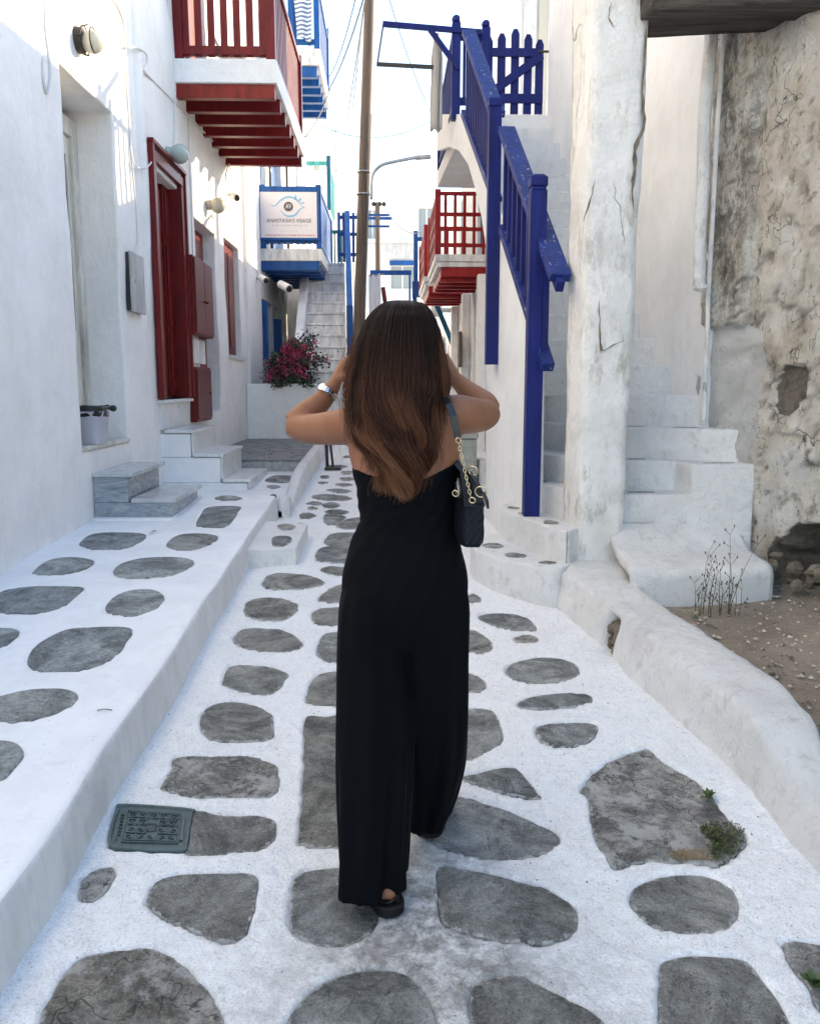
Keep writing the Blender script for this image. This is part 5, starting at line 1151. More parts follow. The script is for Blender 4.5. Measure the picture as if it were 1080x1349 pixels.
def build_right_houses():
    h = thing('stair_house', 'tall white house wall rising behind the outer staircase', 'house', (3, 8, 0))
    wall('wall', (WX(5.42), 5.42), (WX(7.6), 7.6), .25, 0, 4.6, mat='white_plaster', parent=h, side=-1, amp=.02)
    wall('wall', (WX(7.6), 7.602), (WX(9.2), 9.2), .25, 0, 5.55, mat='white_plaster', parent=h, side=-1, amp=.02)
    MB().prism([(WX(5.5)+.15, 5.5), (8, 5.5), (8, 7.6), (WX(7.6)+.15, 7.6)], 0, 4.58).build('rear_wing', 'white_plaster', h); MB().prism([(WX(7.6)+.15, 7.612), (8, 7.612), (8, 9.19), (WX(9.2)+.15, 9.19)], 0, 5.53).build('rear_wing', 'white_plaster', h)
    h = thing('landing_house', 'white house with tapering left corner standing behind the picket gate', 'house', (3, 13, 0))
    o = MB().add([(1.38, 11.6, 0), (2.95, 11.6, 0), (2.95, 13, 0), (1.38, 13, 0), (1.62, 11.6, 8.2), (2.95, 11.6, 8.2), (2.95, 13, 8.2), (1.62, 13, 8.2)], [(3, 2, 1, 0), (4, 5, 6, 7), (0, 1, 5, 4), (1, 2, 6, 5), (2, 3, 7, 6), (3, 0, 4, 7)]).build('wall', 'white_plaster', h, .03)
    MB().box(1.78, 1.95, 11.55, 11.598, 4.3, 8).build('door_frame', 'white_paint', h, .01); MB().tube([(2.22, 11.5, 4.3), (2.22, 11.5, 8)], .03, 8).build('downpipe', 'dark_metal', h)
    MB().box(1.98, 2.1, 11.56, 11.598, 4.3, 8).build('door_frame', 'curtain_fabric', h, .01)
    # houses down the right side of the lane
    h = thing('lane_house', 'white house under and beyond the stair arch, with doors onto the lane', 'house', (1.6, 13, .3))
    XF = 1.4; o_ = lambda y: y-7.5
    o_ = lambda y: y-11.4
    ops = [(o_(13.0), o_(13.9), .75, 3.0), (o_(15.2), o_(16.2), .8, 3.05), (o_(17.4), o_(18.2), .8, 2.9), (o_(12.5), o_(13.4), 3.35, 5.0), (o_(15.6), o_(16.5), 3.4, 4.9)]
    wall('wall', (XF, 11.4), (XF, 20), .35, 0, 5.15, ops, parent=h, side=-1)
    o = MB().extrude([(XF, 7.5, 0), (XF, 11.398, 0), (XF, 11.398, 4.05), (XF, 9.2, 3.98), (XF, 7.5, 2.46)], (.35, 0, 0)).build('wall', 'white_plaster', h, .01); fix_normals(o)
    MB().box(XF+.36, 6, 11.62, 20, 0, 5.1).build('rear_wing', 'white_plaster', h)
    for a, b, zz, zt in ((13.0, 13.9, .75, 3.0), (15.2, 16.2, .8, 3.05), (17.4, 18.2, .8, 2.9)):
        MB().box(XF+.18, XF+.22, a, b, zz, zt).build('door', 'white_paint', h, .005)
        MB().box(XF-.02, XF+.1, a-.08, a-.002, zz, zt+.06).build('door_frame', 'cream_paint', h, .005)
    for a, b, zz, zt in ((12.5, 13.4, 3.35, 5.0), (15.6, 16.5, 3.4, 4.9)): MB().box(XF+.18, XF+.22, a, b, zz, zt).build('balcony_door', 'azure_paint', h, .005)
    for y in (11.9, 14.4, 16.8): MB().box(XF-.14, XF-.004, y, y+.22, .3, 3.0).build('pilaster', 'white_plaster', h, .015)
    for (y, z) in ((14.8, 2.2), (12.3, 2.1)): MB().box(XF-.10, XF+.0, y, y+.10, z, z+.28).build('letter_box', 'cream_paint', h, .005)
    MB().tube([(XF-.05, 12.2, 3.4), (XF-.05, 12.2, 5.2)], .03, 8).build('downpipe', 'teal_paint', h)
    c = MB(); c.tube([(XF-.05, 11.8, 4.4), (XF-.12, 11.8, 4.2), (XF-.05, 11.8, 4.0), (XF-.03, 11.8, 3.4)], .015, 6).build('cable', 'cable_paint', h, smooth=True)
    w = thing('wooden_shutter_sign', 'small brown wooden board fixed by a doorway on the right of the lane', 'board', (1.3, 15, 2)); MB().box(XF-.20, XF-.16, 14.2, 14.5, 1.75, 2.35).build('board', 'weathered_wood', w, .005); MB().box(XF-.2, XF-.005, 14.52, 14.56, 1.9, 2.0).build('bracket', 'dark_metal', w)
    l = thing('globe_lamp', 'white globe lamp on the right hand houses below the second red balcony', 'wall lamp', (XF, 18.2, 3.0))
    MB().tube([(XF, 18.2, 3.05), (XF-.25, 18.2, 3.05)], .05, 10).build('base', 'white_paint', l, smooth=True); MB().sphere((XF-.36, 18.2, 3.05), .15).build('globe', 'camera_plastic', l, smooth=True)
    # low service block behind the woman's arm
    b = thing('service_box', 'weathered grey green concrete service box standing at the right edge of the lane', 'service box', (.85, 9.1, .35))
    MB().box(.745, .965, 9.0, 9.35, .2, .86).build('body', 'concrete_box', b, .012); MB().box(.73, .98, 8.98, 9.36, .861, .93).build('lid', 'concrete_box', b, .02)
    MB().box(1.0, 1.12, 9.1, 9.5, .25, .62).build('plinth', 'rough_whitewash', b, .02)
    # two red balconies
    for (y0, y1, z, lab, full) in ((12.0, 14.1, 3.28, 'nearer bright red balcony with gridded railing under the stair arch', 1), (15.0, 17.4, 3.36, 'further bright red balcony peeping out behind the nearer one', 0)):
        t = thing('red_balcony', lab, 'balcony', (1.0, y0, z), 'bright red balconies on the right')
        xo, xi = .655-.03*(1-full), XF-.005
        MB().box(xo, xi, y0, y1, z-.10, z).box(xo+.03, xi, y0+.03, y1, z-.17, z-.1005).build('slab', 'white_paint', t, .012)
        MB().box(xo+.09, xi, y0+.05, y1, z-.30, z-.171).build('underside', 'bright_red_paint', t, .01)
        for k in range(4): MB().box(xo+.09, xi, y0+.2+k*.45, y0+.27+k*.45, z-.36, z-.301).build('joist', 'bright_red_paint', t, .004)
        for (x, y) in ((xo+.04, y0+.04), (xo+.04, y1-.04)): MB().box(x-.04, x+.04, y-.04, y+.04, z+.001, z+.88).build('post', 'bright_red_paint', t, .005)
        for zz in (.10, .32, .52, .80): 
            MB().box(xo+.08, xi, y0+.02, y0+.05, z+zz, z+zz+.05).build('crossbar', 'bright_red_paint', t)
            MB().box(xo+.02, xo+.05, y0+.08, y1-.08, z+zz, z+zz+.05).build('crossbar', 'bright_red_paint', t)
        for k in range(5): x = xo+.13+k*.135; MB().box(x, x+.04, y0+.015, y0+.055, z, z+.83).build('baluster', 'bright_red_paint', t)
        for k in range(9): y = y0+.18+k*.22; MB().box(xo+.02, xo+.06, y, y+.05, z, z+.83).build('baluster', 'bright_red_paint', t)
    # staircase and blue rail far down on the right
    t = thing('lane_end_stairs', 'far whitewashed steps rising beneath the teal brace', 'staircase', (1.0, 19, .6))
    for k in range(12): MB().box(.62, 1.36, 18.2+k*.28, 21.8, 1.2+k*.2, 1.4+k*.2).build('step', 'rough_whitewash', t, .02)
    MB().box(.62, 1.36, 18.2, 21.8, .3, 1.2).build('base', 'rough_whitewash', t)
    r = thing('far_blue_railing', 'azure post and rail at the lane end left of the red balconies', 'railing', (.57, 18, 3.5))
    MB().box(.53, .62, 17.9, 18.0, 3.4, 4.65).build('post', 'azure_paint', r); MB().box(.50, .70, 17.85, 18.05, 3.3, 3.62).build('collar', 'azure_paint', r, .01)
    MB().bar((.55, 17.95, 3.4), (.66, 17.9, 1.6), .07, .07).build('lower_post', 'azure_paint', r); MB().box(.44, .48, 18.4, 18.5, 2.2, 3.9).build('post', 'azure_paint', r)
    MB().box(.56, .9, 17.93, 17.98, 4.45, 4.53).build('top_rail', 'azure_paint', r); MB().box(-.4, .5, 18.45, 18.5, 3.82, 3.92).build('side_rail', 'azure_paint', r)
    r = thing('teal_brace', 'dark teal sloping handrail dropping under the further red balcony', 'railing', (1.1, 18, 2.8))
    MB().bar(at_y(566, 380, 17.8), at_y(597, 455, 17.8), .08, .10).build('sloping_rail', 'teal_paint', r); MB().bar(at_y(597, 445, 17.8), at_y(597, 500, 17.8), .08, .08).build('post', 'teal_paint', r)
build_right_houses()

# ------------------------------------------------------------------ pillar, low wall, beam, old house, yard
def lumpy_box(name, fp0, fp1, z0, z1, mat, parent=None, amp=.012, res=.05, kink=None):
    """box with footprint fp0 at the bottom, fp1 at the top, sides subdivided and roughened like hand-laid plaster"""
    n = 4; per = []
    for i in range(n):
        a, b = Vector((*fp0[i], 0)), Vector((*fp0[(i+1) % n], 0)); k = max(2, int((b-a).length/res)); per.append(k)
    rows = max(2, int((z1-z0)/res)); vs = []; ring = sum(per)
    for r in range(rows+1):
        t = r/rows; z = z0+(z1-z0)*t; F = [Vector((*fp0[i], 0)).lerp(Vector((*fp1[i], 0)), t) for i in range(n)]; c = sum(F, Vector())/n
        for i in range(n):
            a, b = F[i], F[(i+1) % n]
            for k in range(per[i]):
                s = k/per[i]; p = a.lerp(b, s); cr = .012*max(0, 1-min(s, 1-s)*per[i]/1.5) if min(s, 1-s)*per[i] < 1.5 else 0
                d = (p-c).normalized(); q = p+d*(amp*noise.noise(Vector((p.x*3.2, p.y*3.2, z*2.2)))+amp*.5*noise.noise(Vector((p.x*11, p.y*11, z*8)))-cr)
                if kink: q += kink(q, z, d)
                vs.append((q.x, q.y, z))
    fs = [(r*ring+k, r*ring+(k+1) % ring, (r+1)*ring+(k+1) % ring, (r+1)*ring+k) for r in range(rows) for k in range(ring)]+[tuple(range(ring-1, -1, -1)), tuple(rows*ring+k for k in range(ring))]
    o = MB().add(vs, fs).build(name, mat, parent, smooth=True); fix_normals(o); return o
def build_right_front():
    # pillar
    t = thing('pillar', 'thick cracked whitewashed pillar standing on the low wall and holding the old beam', 'pillar', (1.3, 5.1, .3))
    fl = lambda q, z, d: d*(.022*math.exp(-(z-.3)/.08))
    lumpy_box('shaft', [(1.165, 4.94), (1.44, 4.93), (1.44, 5.22), (1.13, 5.24)], [(1.145, 4.93), (1.475, 4.92), (1.475, 5.24), (1.09, 5.26)], .25, 4.15, 'stained_whitewash', t, .016, .04, fl)
    ck = MB()
    def crack(pts, w, Y):
        P = catmull([tuple(at_y(u, v, Y)) for u, v in pts], 4, False); rr = random.Random(len(pts))
        vs = []; 
        for i, p in enumerate(P):
            ww = w*math.sin(PI*(i+.6)/(len(P)+.2))*rr.uniform(.5, 1.3); j = rr.uniform(-.004, .004); vs += [(p[0]-ww+j, p[1], p[2]), (p[0]+ww+j, p[1], p[2])]
        ck.add(vs, [(2*i, 2*i+2, 2*i+3, 2*i+1) for i in range(len(P)-1)])
    crack([(854, 15), (850, 60), (846, 120), (848, 165), (838, 190), (835, 230), (832, 255), (836, 280)], .013, 4.912)
    crack([(789, 395), (790, 430), (791, 465)], .005, 4.912); crack([(791, 440), (793, 462), (806, 455), (822, 448)], .008, 4.912); crack([(784, 236), (778, 262), (768, 292)], .005, 4.915); crack([(806, 0), (802, 22), (810, 36)], .004, 4.912)
    ck.build('crack', 'bare_rubble', t)
    # low wall, lofted along the lane, with its rounded near end
    S = [  # y, outer base x, outer top x, inner top x, inner base x, top height above lane
      (5.42, .985, 1.0, 1.60, 1.62, .23), (5.10, .955, .975, 1.56, 1.6, .235), (4.92, .96, .985, 1.50, 1.56, .225), (4.6, 1.02, 1.05, 1.40, 1.46, .215), (4.16, 1.085, 1.13, 1.41, 1.45, .22), (3.8, 1.13, 1.17, 1.46, 1.50, .225),
      (3.3, 1.19, 1.23, 1.545, 1.58, .225), (2.98, 1.235, 1.275, 1.56, 1.59, .235), (2.80, 1.255, 1.30, 1.53, 1.56, .230), (2.70, 1.262, 1.315, 1.50, 1.53, .215), (2.62, 1.267, 1.325, 1.48, 1.53, .180), (2.54, 1.27, 1.335, 1.50, 1.58, .145), (2.46, 1.275, 1.345, 1.55, 1.66, .130), (2.30, 1.28, 1.37, 1.68, 1.82, .125), (2.0, 1.30, 1.42, 1.85, 2.0, .12), (1.2, 1.33, 1.52, 1.9, 2.3, .11), (.2, 1.35, 1.55, 1.95, 2.4, .1)]
    yy = []; a = np.array(S)[::-1]; ys = np.concatenate([np.arange(.2, 2.4, .035), np.arange(2.4, 2.8, .015), np.arange(2.8, 3.85, .035), np.arange(3.85, 4.2, .012), np.arange(4.2, 5.42, .035)]); vs = []; ring = 0
    for y in ys:
        ob, ot, it, ib, h = [np.interp(y, a[:, 0], a[:, k]) for k in range(1, 6)]; g = ground_z(y)
        prof = [(ob-.02, -.12)]+[(ob+(ot-ob)*s**1.2, h*(s*.90)) for s in np.linspace(0, 1, 7)]+[(ot+.012, h*.97), (ot+.035, h)]
        prof += [(ot+.035+(it-ot-.06)*s, h+.008*math.sin(s*3)) for s in (.15, .3, .45, .6, .75, .9)]+[(it-.01, h*.985), (it, h*.93)]+[(it+(ib-it)*s, h*(1-s)*.93-.05*s) for s in (.3, .65, 1.)]+[(ib+.02, -.25)]
        ring = len(prof)
        for k, (x, z) in enumerate(prof):
            n1 = nz(x*3.5+z*3, y*2.6, z*3); n2 = nz(x*12, y*12, z*12)
            gap = .17*math.exp(-((y-4.02)/.062)**6)*math.exp(-((z-.06)/.10)**6)*(1 if k < 8 else 0)     # drain hole through the face
            vs.append((x+.020*n1+.006*n2+gap, y, g+z+(.016*nz(x*4, y*3, 7)+.005*n2)*(1 if k > 7 else .3)))
    fs = [(i*ring+k, i*ring+k+1, (i+1)*ring+k+1, (i+1)*ring+k) for i in range(len(ys)-1) for k in range(ring-1)]+[tuple(range(ring-1, -1, -1)), tuple((len(ys)-1)*ring+k for k in range(ring))]
    o = MB().add(vs, fs).build('low_wall', 'rough_whitewash', smooth=True); fix_normals(o)
    tag(o, 'low lumpy whitewashed wall along the right edge of the lane, ending in a rounded bump', 'wall')
    # drain hole: bare rubble in the recess
    p = thing('drain_hole', 'dark rubble lined drain hole in the face of the low wall below the pillar', 'drain hole', (1.12, 4.02, .2))
    rr = random.Random(8)
    m = MB()
    for k in range(46): m.sphere((1.135+rr.uniform(-.0, .06), 4.02+rr.uniform(-.055, .055), ground_z(4)+rr.uniform(.0, .15)), rr.uniform(.012, .028), rr.uniform(.012, .028), rr.uniform(.014, .03), 6, 4)
    m.build('rubble', 'bare_rubble', p, smooth=True)
    # old beam
    b = thing('old_beam', 'dark weathered timber beam spanning from the pillar to the old house', 'beam', (1.9, 5, 3.5))
    lumpy_box('timber', [(1.42, 4.80), (2.55, 4.62), (2.55, 4.86), (1.42, 5.04)], [(1.42, 4.80), (2.55, 4.62), (2.55, 4.86), (1.42, 5.04)], 3.47, 3.60, 'old_beam', b, .045, .03)
    lumpy_box('timber', [(1.42, 5.06), (2.55, 4.88), (2.55, 5.08), (1.42, 5.26)], [(1.42, 5.06), (2.55, 4.88), (2.55, 5.08), (1.42, 5.26)], 3.50, 3.62, 'old_beam', b, .02, .035)
    lumpy_box('masonry_above', [(1.3, 4.84), (2.7, 4.64), (2.7, 5.1), (1.3, 5.24)], [(1.3, 4.84), (2.7, 4.64), (2.7, 5.1), (1.3, 5.24)], 3.62, 4.15, 'stained_whitewash', b, .02, .08)
    # old house wall: plan line, subdivided, weathered, with the hollow at its foot
    plan = catmull([(2.085, 5.62), (2.10, 5.45), (2.235, 5.12), (2.40, 4.62), (2.62, 4.1), (2.95, 3.3), (3.3, 2.3), (3.6, 1.0), (3.8, -1)], 3, False)
    pts = [plan[0]]; 
    for q in plan[1:]:
        d = np.hypot(*(q-pts[-1])); k = max(1, int(d/(.03 if q[1] > 3.9 else .12))); a0 = pts[-1]; pts += [a0+(q-a0)*i/k for i in range(1, k+1)]
    PATCH = [(.72, 2.95, .07, .13), (1.02, 2.2, .09, .12), (.84, 1.12, .13, .06), (1.15, 3.15, .10, .12), (.95, .72, .05, .09), (1.1, 1.75, .06, .10), (.80, 2.3, .05, .09), (1.05, .95, .08, .05)]
    zs = np.arange(.0, 4.7, .025); vs = []; mi = []; n = len(pts)
    for j, z in enumerate(zs):
        for i, q in enumerate(pts):
            d = pts[min(i+1, n-1)]-pts[max(i-1, 0)]; d = d/np.hypot(*d); nx_, ny_ = d[1], -d[0]; nx_, ny_ = (nx_, ny_) if nx_ < 0 else (-nx_, -ny_)
            s = float(np.hypot(*(q-pts[0])))
            e = .035*nz(s*2, z*1.5, 1)+.016*nz(s*7, z*5, 2)+.008*nz(s*22, z*18, 3)
            cr = abs(nz(s*4.5+.6*nz(s*9, z*9, 4), z*2.0, 11.)); e -= .026*max(0, 1-cr/.05)*(.4+.6*abs(nz(s*2, z*1.1, 6))*2)
            fl = nz(s*3.1, z*2.3, 8.); e += -.012 if fl > .22 else 0                      # flaked plates
            if .10 < s < .48 and z > 1.82+.03*nz(s*20, 1): e += .045                       # old pilaster strip
            r = math.hypot((s-.86)/.12, (z-1.42)/.16)+.35*nz(s*9, z*8, 5)
            if r < 1: e -= .05
            for ps, pz, pr, ph in PATCH:
                rp = math.hypot((s-ps)/pr, (z-pz)/ph)+.45*nz(s*11, z*9, ps*7)
                if rp < 1: e -= .022
                elif rp < 1.25: e += .007
            r2 = math.hypot((s-1.18)/.40, (z-.30)/.36)+.30*nz(s*7, z*6, 6)
            if r2 < 1: e -= .35*min(1, (1-r2)*4)+.05*nz(s*15, z*15, 9)
            vs.append((q[0]+nx_*e, q[1]+ny_*e, z)); 
    fs, ms = [], []
    for j in range(len(zs)-1):
        for i in range(n-1):
            fs.append((j*n+i, j*n+i+1, (j+1)*n+i+1, (j+1)*n+i)); q = pts[i]; s = float(np.hypot(*(q-pts[0]))); z = zs[j]
            r = math.hypot((s-.86)/.12, (z-1.42)/.16)+.35*nz(s*9, z*8, 5); r2 = math.hypot((s-1.18)/.40, (z-.30)/.36)+.30*nz(s*7, z*6, 6)
            ms.append(0)
    h = thing('old_house', 'crumbling beige plastered old house wall at the right edge, hollowed at its foot', 'house', (2.5, 4.5, 0))
    mb = MB(); mb.v = vs; mb.f = fs; mb.mi = ms; o = mb.build('wall', ['weathered_plaster'], h, smooth=True)
    sm = lambda x: min(1., max(0., x)); A1, A2, A3 = [], [], []
    for j, z in enumerate(zs):
        for i, q in enumerate(pts):
            s = float(np.hypot(*(q-pts[0]))); r = math.hypot((s-.86)/.12, (z-1.42)/.16)+.35*nz(s*9, z*8, 5); r2 = math.hypot((s-1.18)/.40, (z-.30)/.36)+.30*nz(s*7, z*6, 6)
            A1.append(max(sm(.5+(.62-s)*4)*sm(.5+(1.82-z)*6), sm(.5+(.12-s)*12))); A2.append(max(sm(.5+(1-r)*2.5), sm(.5+(1.02-r2)*3), *[.44*sm(.5+(1-(math.hypot((s-ps)/pr, (z-pz)/ph)+.45*nz(s*11, z*9, ps*7)))*3) for ps, pz, pr, ph in PATCH])); A3.append(sm(.5+(.5-s)*6)*sm(.5+(z-1.8)*5)*sm((s-.1)*10))
    A4_ = [max(0., 1-abs(nz(float(np.hypot(*(q-pts[0])))*4.5+.6*nz(float(np.hypot(*(q-pts[0])))*9, z*9, 4), z*2.0, 11.))/.035) for z in zs for q in pts]
    for nm, arr in (('white', A1), ('bare', A2), ('strip', A3), ('crevice_shade', A4_)): o.data.attributes.new(nm, 'FLOAT', 'POINT').data.foreach_set('value', np.array(arr, np.float32))
    MB().prism([(2.5, 5.62), (3.0, 4.7), (4.2, -1), (8, -1), (8, 5.6)], 0, 4.6).build('rear_wing', 'weathered_plaster', h); MB().box(2.1, 2.6, 5.6, 5.9, 0, 4.6).build('return', 'white_plaster', h)
    rr = random.Random(4); m = MB()
    for k in range(60):
        s = rr.uniform(.75, 1.6); i = min(range(n), key=lambda i: abs(float(np.hypot(*(pts[i]-pts[0])))-s)); q = pts[i]
        m.sphere((q[0]+rr.uniform(-.06, .22), q[1]+rr.uniform(-.05, .1), .2+rr.uniform(-.02, .28)*rr.random()), rr.uniform(.02, .06), rr.uniform(.02, .05), rr.uniform(.015, .045), 6, 4)
    m.build('rubble', 'bare_rubble', h)
    # painted pipe in the corner
    p = thing('wall_pipe', 'slim whitewashed pipe running up the corner beside the old house, broken halfway', 'pipe', (2.07, 5.35, 1.2))
    P = [at_y(u, v, 5.38) for u, v in ((927, 560), (929, 500), (932, 430), (933, 385), (938, 300), (944, 180), (950, 90), (953, 20), (955, -10))]
    MB().tube([tuple(q) for q in catmull([tuple(q) for q in P], 5, False)], .016, 8).build('pipe', 'stained_whitewash', p, smooth=True)
    P = [at_y(u, v, 5.34) for u, v in ((921, 375), (922, 300), (926, 240), (928, 150), (936, 60), (938, 0))]
    MB().tube([tuple(q) for q in catmull([tuple(q) for q in P], 5, False)], .040, 10).build('boxed_conduit', 'stained_whitewash', p, smooth=True)
    MB().sphere(at_y(922, 378, 5.3), .05, .05, .03, 8, 5).build('broken_end', 'stained_whitewash', p)
    ck = MB()
    # plinth below the steps
    pl = lumpy = MB(); prof = [(4.45, .12), (4.455, .30), (4.475, .395), (4.56, .43), (4.78, .455), (4.90, .52), (4.96, .56), (5.02, .60)]
    prof = catmull(prof, 3, False); xs = np.arange(1.36, 2.20, .03); vs = []
    for x in xs:
        for (y, z) in prof: vs.append((x+.0, y+.35*max(0, (x-1.98))+.018*nz(x*4, y*4, z*4)+.006*nz(x*14, z*14), z+.014*nz(x*5, y*5, 3)+.004*nz(x*17, y*17)))
    k = len(prof); fs = [(i*k+j, i*k+j+1, (i+1)*k+j+1, (i+1)*k+j) for i in range(len(xs)-1) for j in range(k-1)]
    o = MB().add(vs, fs).build('plinth', 'rough_whitewash', smooth=True); fix_normals(o); o.modifiers.new('s', 'SOLIDIFY').thickness = -.05
    tag(o, 'rounded whitewashed plinth at the foot of the stair, bordering the dirt yard', 'plinth')
    # dirt yard
    xs = np.arange(1.35, 4.0, .04); ys = np.arange(-1, 5.2, .04); X, Y = np.meshgrid(xs, ys)
    Z = .02+.043*Y+.03*np.clip(X-1.6, 0, 1)+.02*noise_grid(X, Y, 2.)+.008*noise_grid(X, Y, 11.)
    V = np.stack([X, Y, Z], -1).reshape(-1, 3); idx = np.arange(X.size).reshape(X.shape); F = np.stack([idx[:-1, :-1], idx[:-1, 1:], idx[1:, 1:], idx[1:, :-1]], -1).reshape(-1, 4)
    mb = MB(); mb.v = [tuple(v) for v in V]; mb.f = [tuple(int(i) for i in f) for f in F]; tag(mb.build('dirt_yard', 'dirt', smooth=True), kind='structure')
    m = MB()
    for q in range(1900):
        x, y = rr.uniform(1.5, 3.0), rr.uniform(2.2, 4.6); z = .02+.043*y+.03*max(0, x-1.6); s = rr.uniform(.004, .02)*rr.random()**.5
        a = rr.uniform(0, 6); m.add([(x+s*math.cos(a+b)*rr.uniform(.7, 1.2), y+s*math.sin(a+b)*rr.uniform(.7, 1.2), z+h*s) for b, h in ((0, .3), (1.6, .3), (3.1, .3), (4.7, .3))]+[(x, y, z+s*1.0)], [(0, 1, 4), (1, 2, 4), (2, 3, 4), (3, 0, 4)])
    g = m.build('gravel', 'pebble'); tag(g, 'loose gravel and plaster crumbs strewn over the dirt yard', 'gravel', kind='stuff')
    return pts
build_right_front()

def build_plants():
    rr = random.Random(21)
    # dry flowering weed in the yard
    t = thing('weed', 'tall dry wispy weed with seed heads growing behind the low wall', 'plant', (1.78, 4.3, .2)); st, hd = MB(), MB()
    for k in range(19):
        x, y = 1.77+rr.uniform(-.09, .13), 4.3+rr.uniform(-.08, .06); h = rr.uniform(.12, .42); P = [Vector((x, y, .19))]; d = Vector((rr.uniform(-.16, .16), rr.uniform(-.1, .1), 1))
        for j in range(7): P.append(P[-1]+d*h/6); d += Vector((rr.uniform(-.10, .10), 0, 0))
        st.tube(P, [.0026-.00025*i for i in range(8)], 5)
        for j in rr.sample((2, 3, 4, 5, 6, 7), 3)+[7]:
            q = P[j]; e = q+Vector((rr.uniform(-.045, .045), rr.uniform(-.02, .02), rr.uniform(.02, .055))); st.tube([q, e], .0012, 4); hd.sphere(e, .004, .004, .008, 6, 4)
    st.build('stems', 'weed_stem', t, smooth=True); hd.build('seed_heads', 'weed_stem', t, smooth=True)['kind'] = 'stuff'
    def leaf(mb, c, d, l, w):
        d = Vector(d).normalized(); s = d.cross(Vector((0, 0, 1))).normalized(); c = Vector(c)
        mb.add([c, c+d*l*.5+s*w+Vector((0, 0, .2*l)), c+d*l+Vector((0, 0, .12*l)), c+d*l*.5-s*w+Vector((0, 0, .2*l)), c+d*l*.5+Vector((0, 0, .12*l))], [(0, 1, 4), (1, 2, 4), (2, 3, 4), (3, 0, 4)])
    for (u, v, n, l, lab) in ((933, 1053, 17, .034, 'small green rosette weed at the edge of the big cracked stone'), (915, 816, 9, .03, 'tiny yellow green seedling in the yard behind the low wall'), (1072, 1300, 26, .03, 'tuft of green weed on the stone at the lower right corner')):
        c = on_ground(u, v, .0 if v > 900 else .10); t = MB()
        for k in range(n):
            a = 2*PI*k/n*2.4; e = rr.uniform(.1, 1.2); leaf(t, (c.x+rr.uniform(-.008, .008), c.y+rr.uniform(-.008, .008), c.z+.004), (math.cos(a), math.sin(a), e), l*rr.uniform(.6, 1.2), l*.26)
        tag(t.build('small_weed', 'weed_leaf', smooth=True), lab, 'plant')
    m = MB(); C = trace([(770,380),(800,370),(850,374),(880,395),(872,430),(850,462),(812,480),(795,450),(800,420),(775,400)], (540, 900), 2.)
    cx, cy = C.mean(0)
    for k in range(1500):
        i = rr.randrange(len(C)); s = math.sqrt(rr.random()); x, y = cx+(C[i][0]-cx)*s+rr.gauss(0, .006), cy+(C[i][1]-cy)*s+rr.gauss(0, .006); l = rr.uniform(.004, .012); a = rr.uniform(0, 6.3)
        z = ground_z(y)+.006*(1-s)+rr.uniform(-.002, .008); m.add([(x, y, z), (x+l*math.cos(a), y+l*math.sin(a), z+l*rr.uniform(.2, .9)), (x+l*.5*math.cos(a+1.2), y+l*.5*math.sin(a+1.2), z+l*.3)], [(0, 1, 2)])
    tag(m.build('moss', 'moss'), 'clump of dark moss on the right corner of the big cracked stone', 'moss', kind='stuff')
    m = MB(); C = trace([(680,455),(720,440),(790,440),(800,465),(760,468),(700,466)], (540, 900), 2.); cx, cy = C.mean(0)
    for k in range(500):
        i = rr.randrange(len(C)); s = math.sqrt(rr.random()); x, y = cx+(C[i][0]-cx)*s, cy+(C[i][1]-cy)*s; l = rr.uniform(.006, .016); a = rr.uniform(0, 6.3); z = ground_z(y)+.002
        m.add([(x, y, z), (x+l*math.cos(a), y+l*math.sin(a), z+l*.3), (x+l*.5*math.cos(a+.4), y+l*.5*math.sin(a+.4), z+l*.1)], [(0, 1, 2)])
    tag(m.build('dry_grass', 'dry_grass'), 'dry grass wisps along the front edge of the big cracked stone', 'grass', kind='stuff')
    # odd bits of litter on the white paint
    m = MB()
    for k in range(260):
        x, y = rr.uniform(.2, 1.3), rr.uniform(1.4, 5.2); s = rr.uniform(.0015, .005); a = rr.uniform(0, 6.3); z = ground_z(y)+.007
        m.add([(x+s*math.cos(a+b), y+s*math.sin(a+b), z+h*s) for b, h in ((0, .2), (2.1, .9), (4.2, .2))], [(0, 1, 2)])
    tag(m.build('debris', 'weed_stem'), 'specks of dry debris scattered over the right side of the lane', 'debris', kind='stuff')
    m = MB(); c = on_ground(137, 938, .2); m.tube([(c.x-.025, c.y, c.z+.006), (c.x, c.y+.003, c.z+.010), (c.x+.03, c.y+.002, c.z+.006)], .002, 5); tag(m.build('twig', 'weed_stem', smooth=True), 'short dark twig lying on the white walkway', 'twig')
    m = MB(); c = on_ground(201, 703, .2); leaf(m, (c.x-.03, c.y, c.z+.005), (1, .1, .05), .07, .02); tag(m.build('fallen_leaf', 'weed_leaf'), 'little yellow green leaf lying in front of the blue grey marble steps', 'leaf')
build_plants()

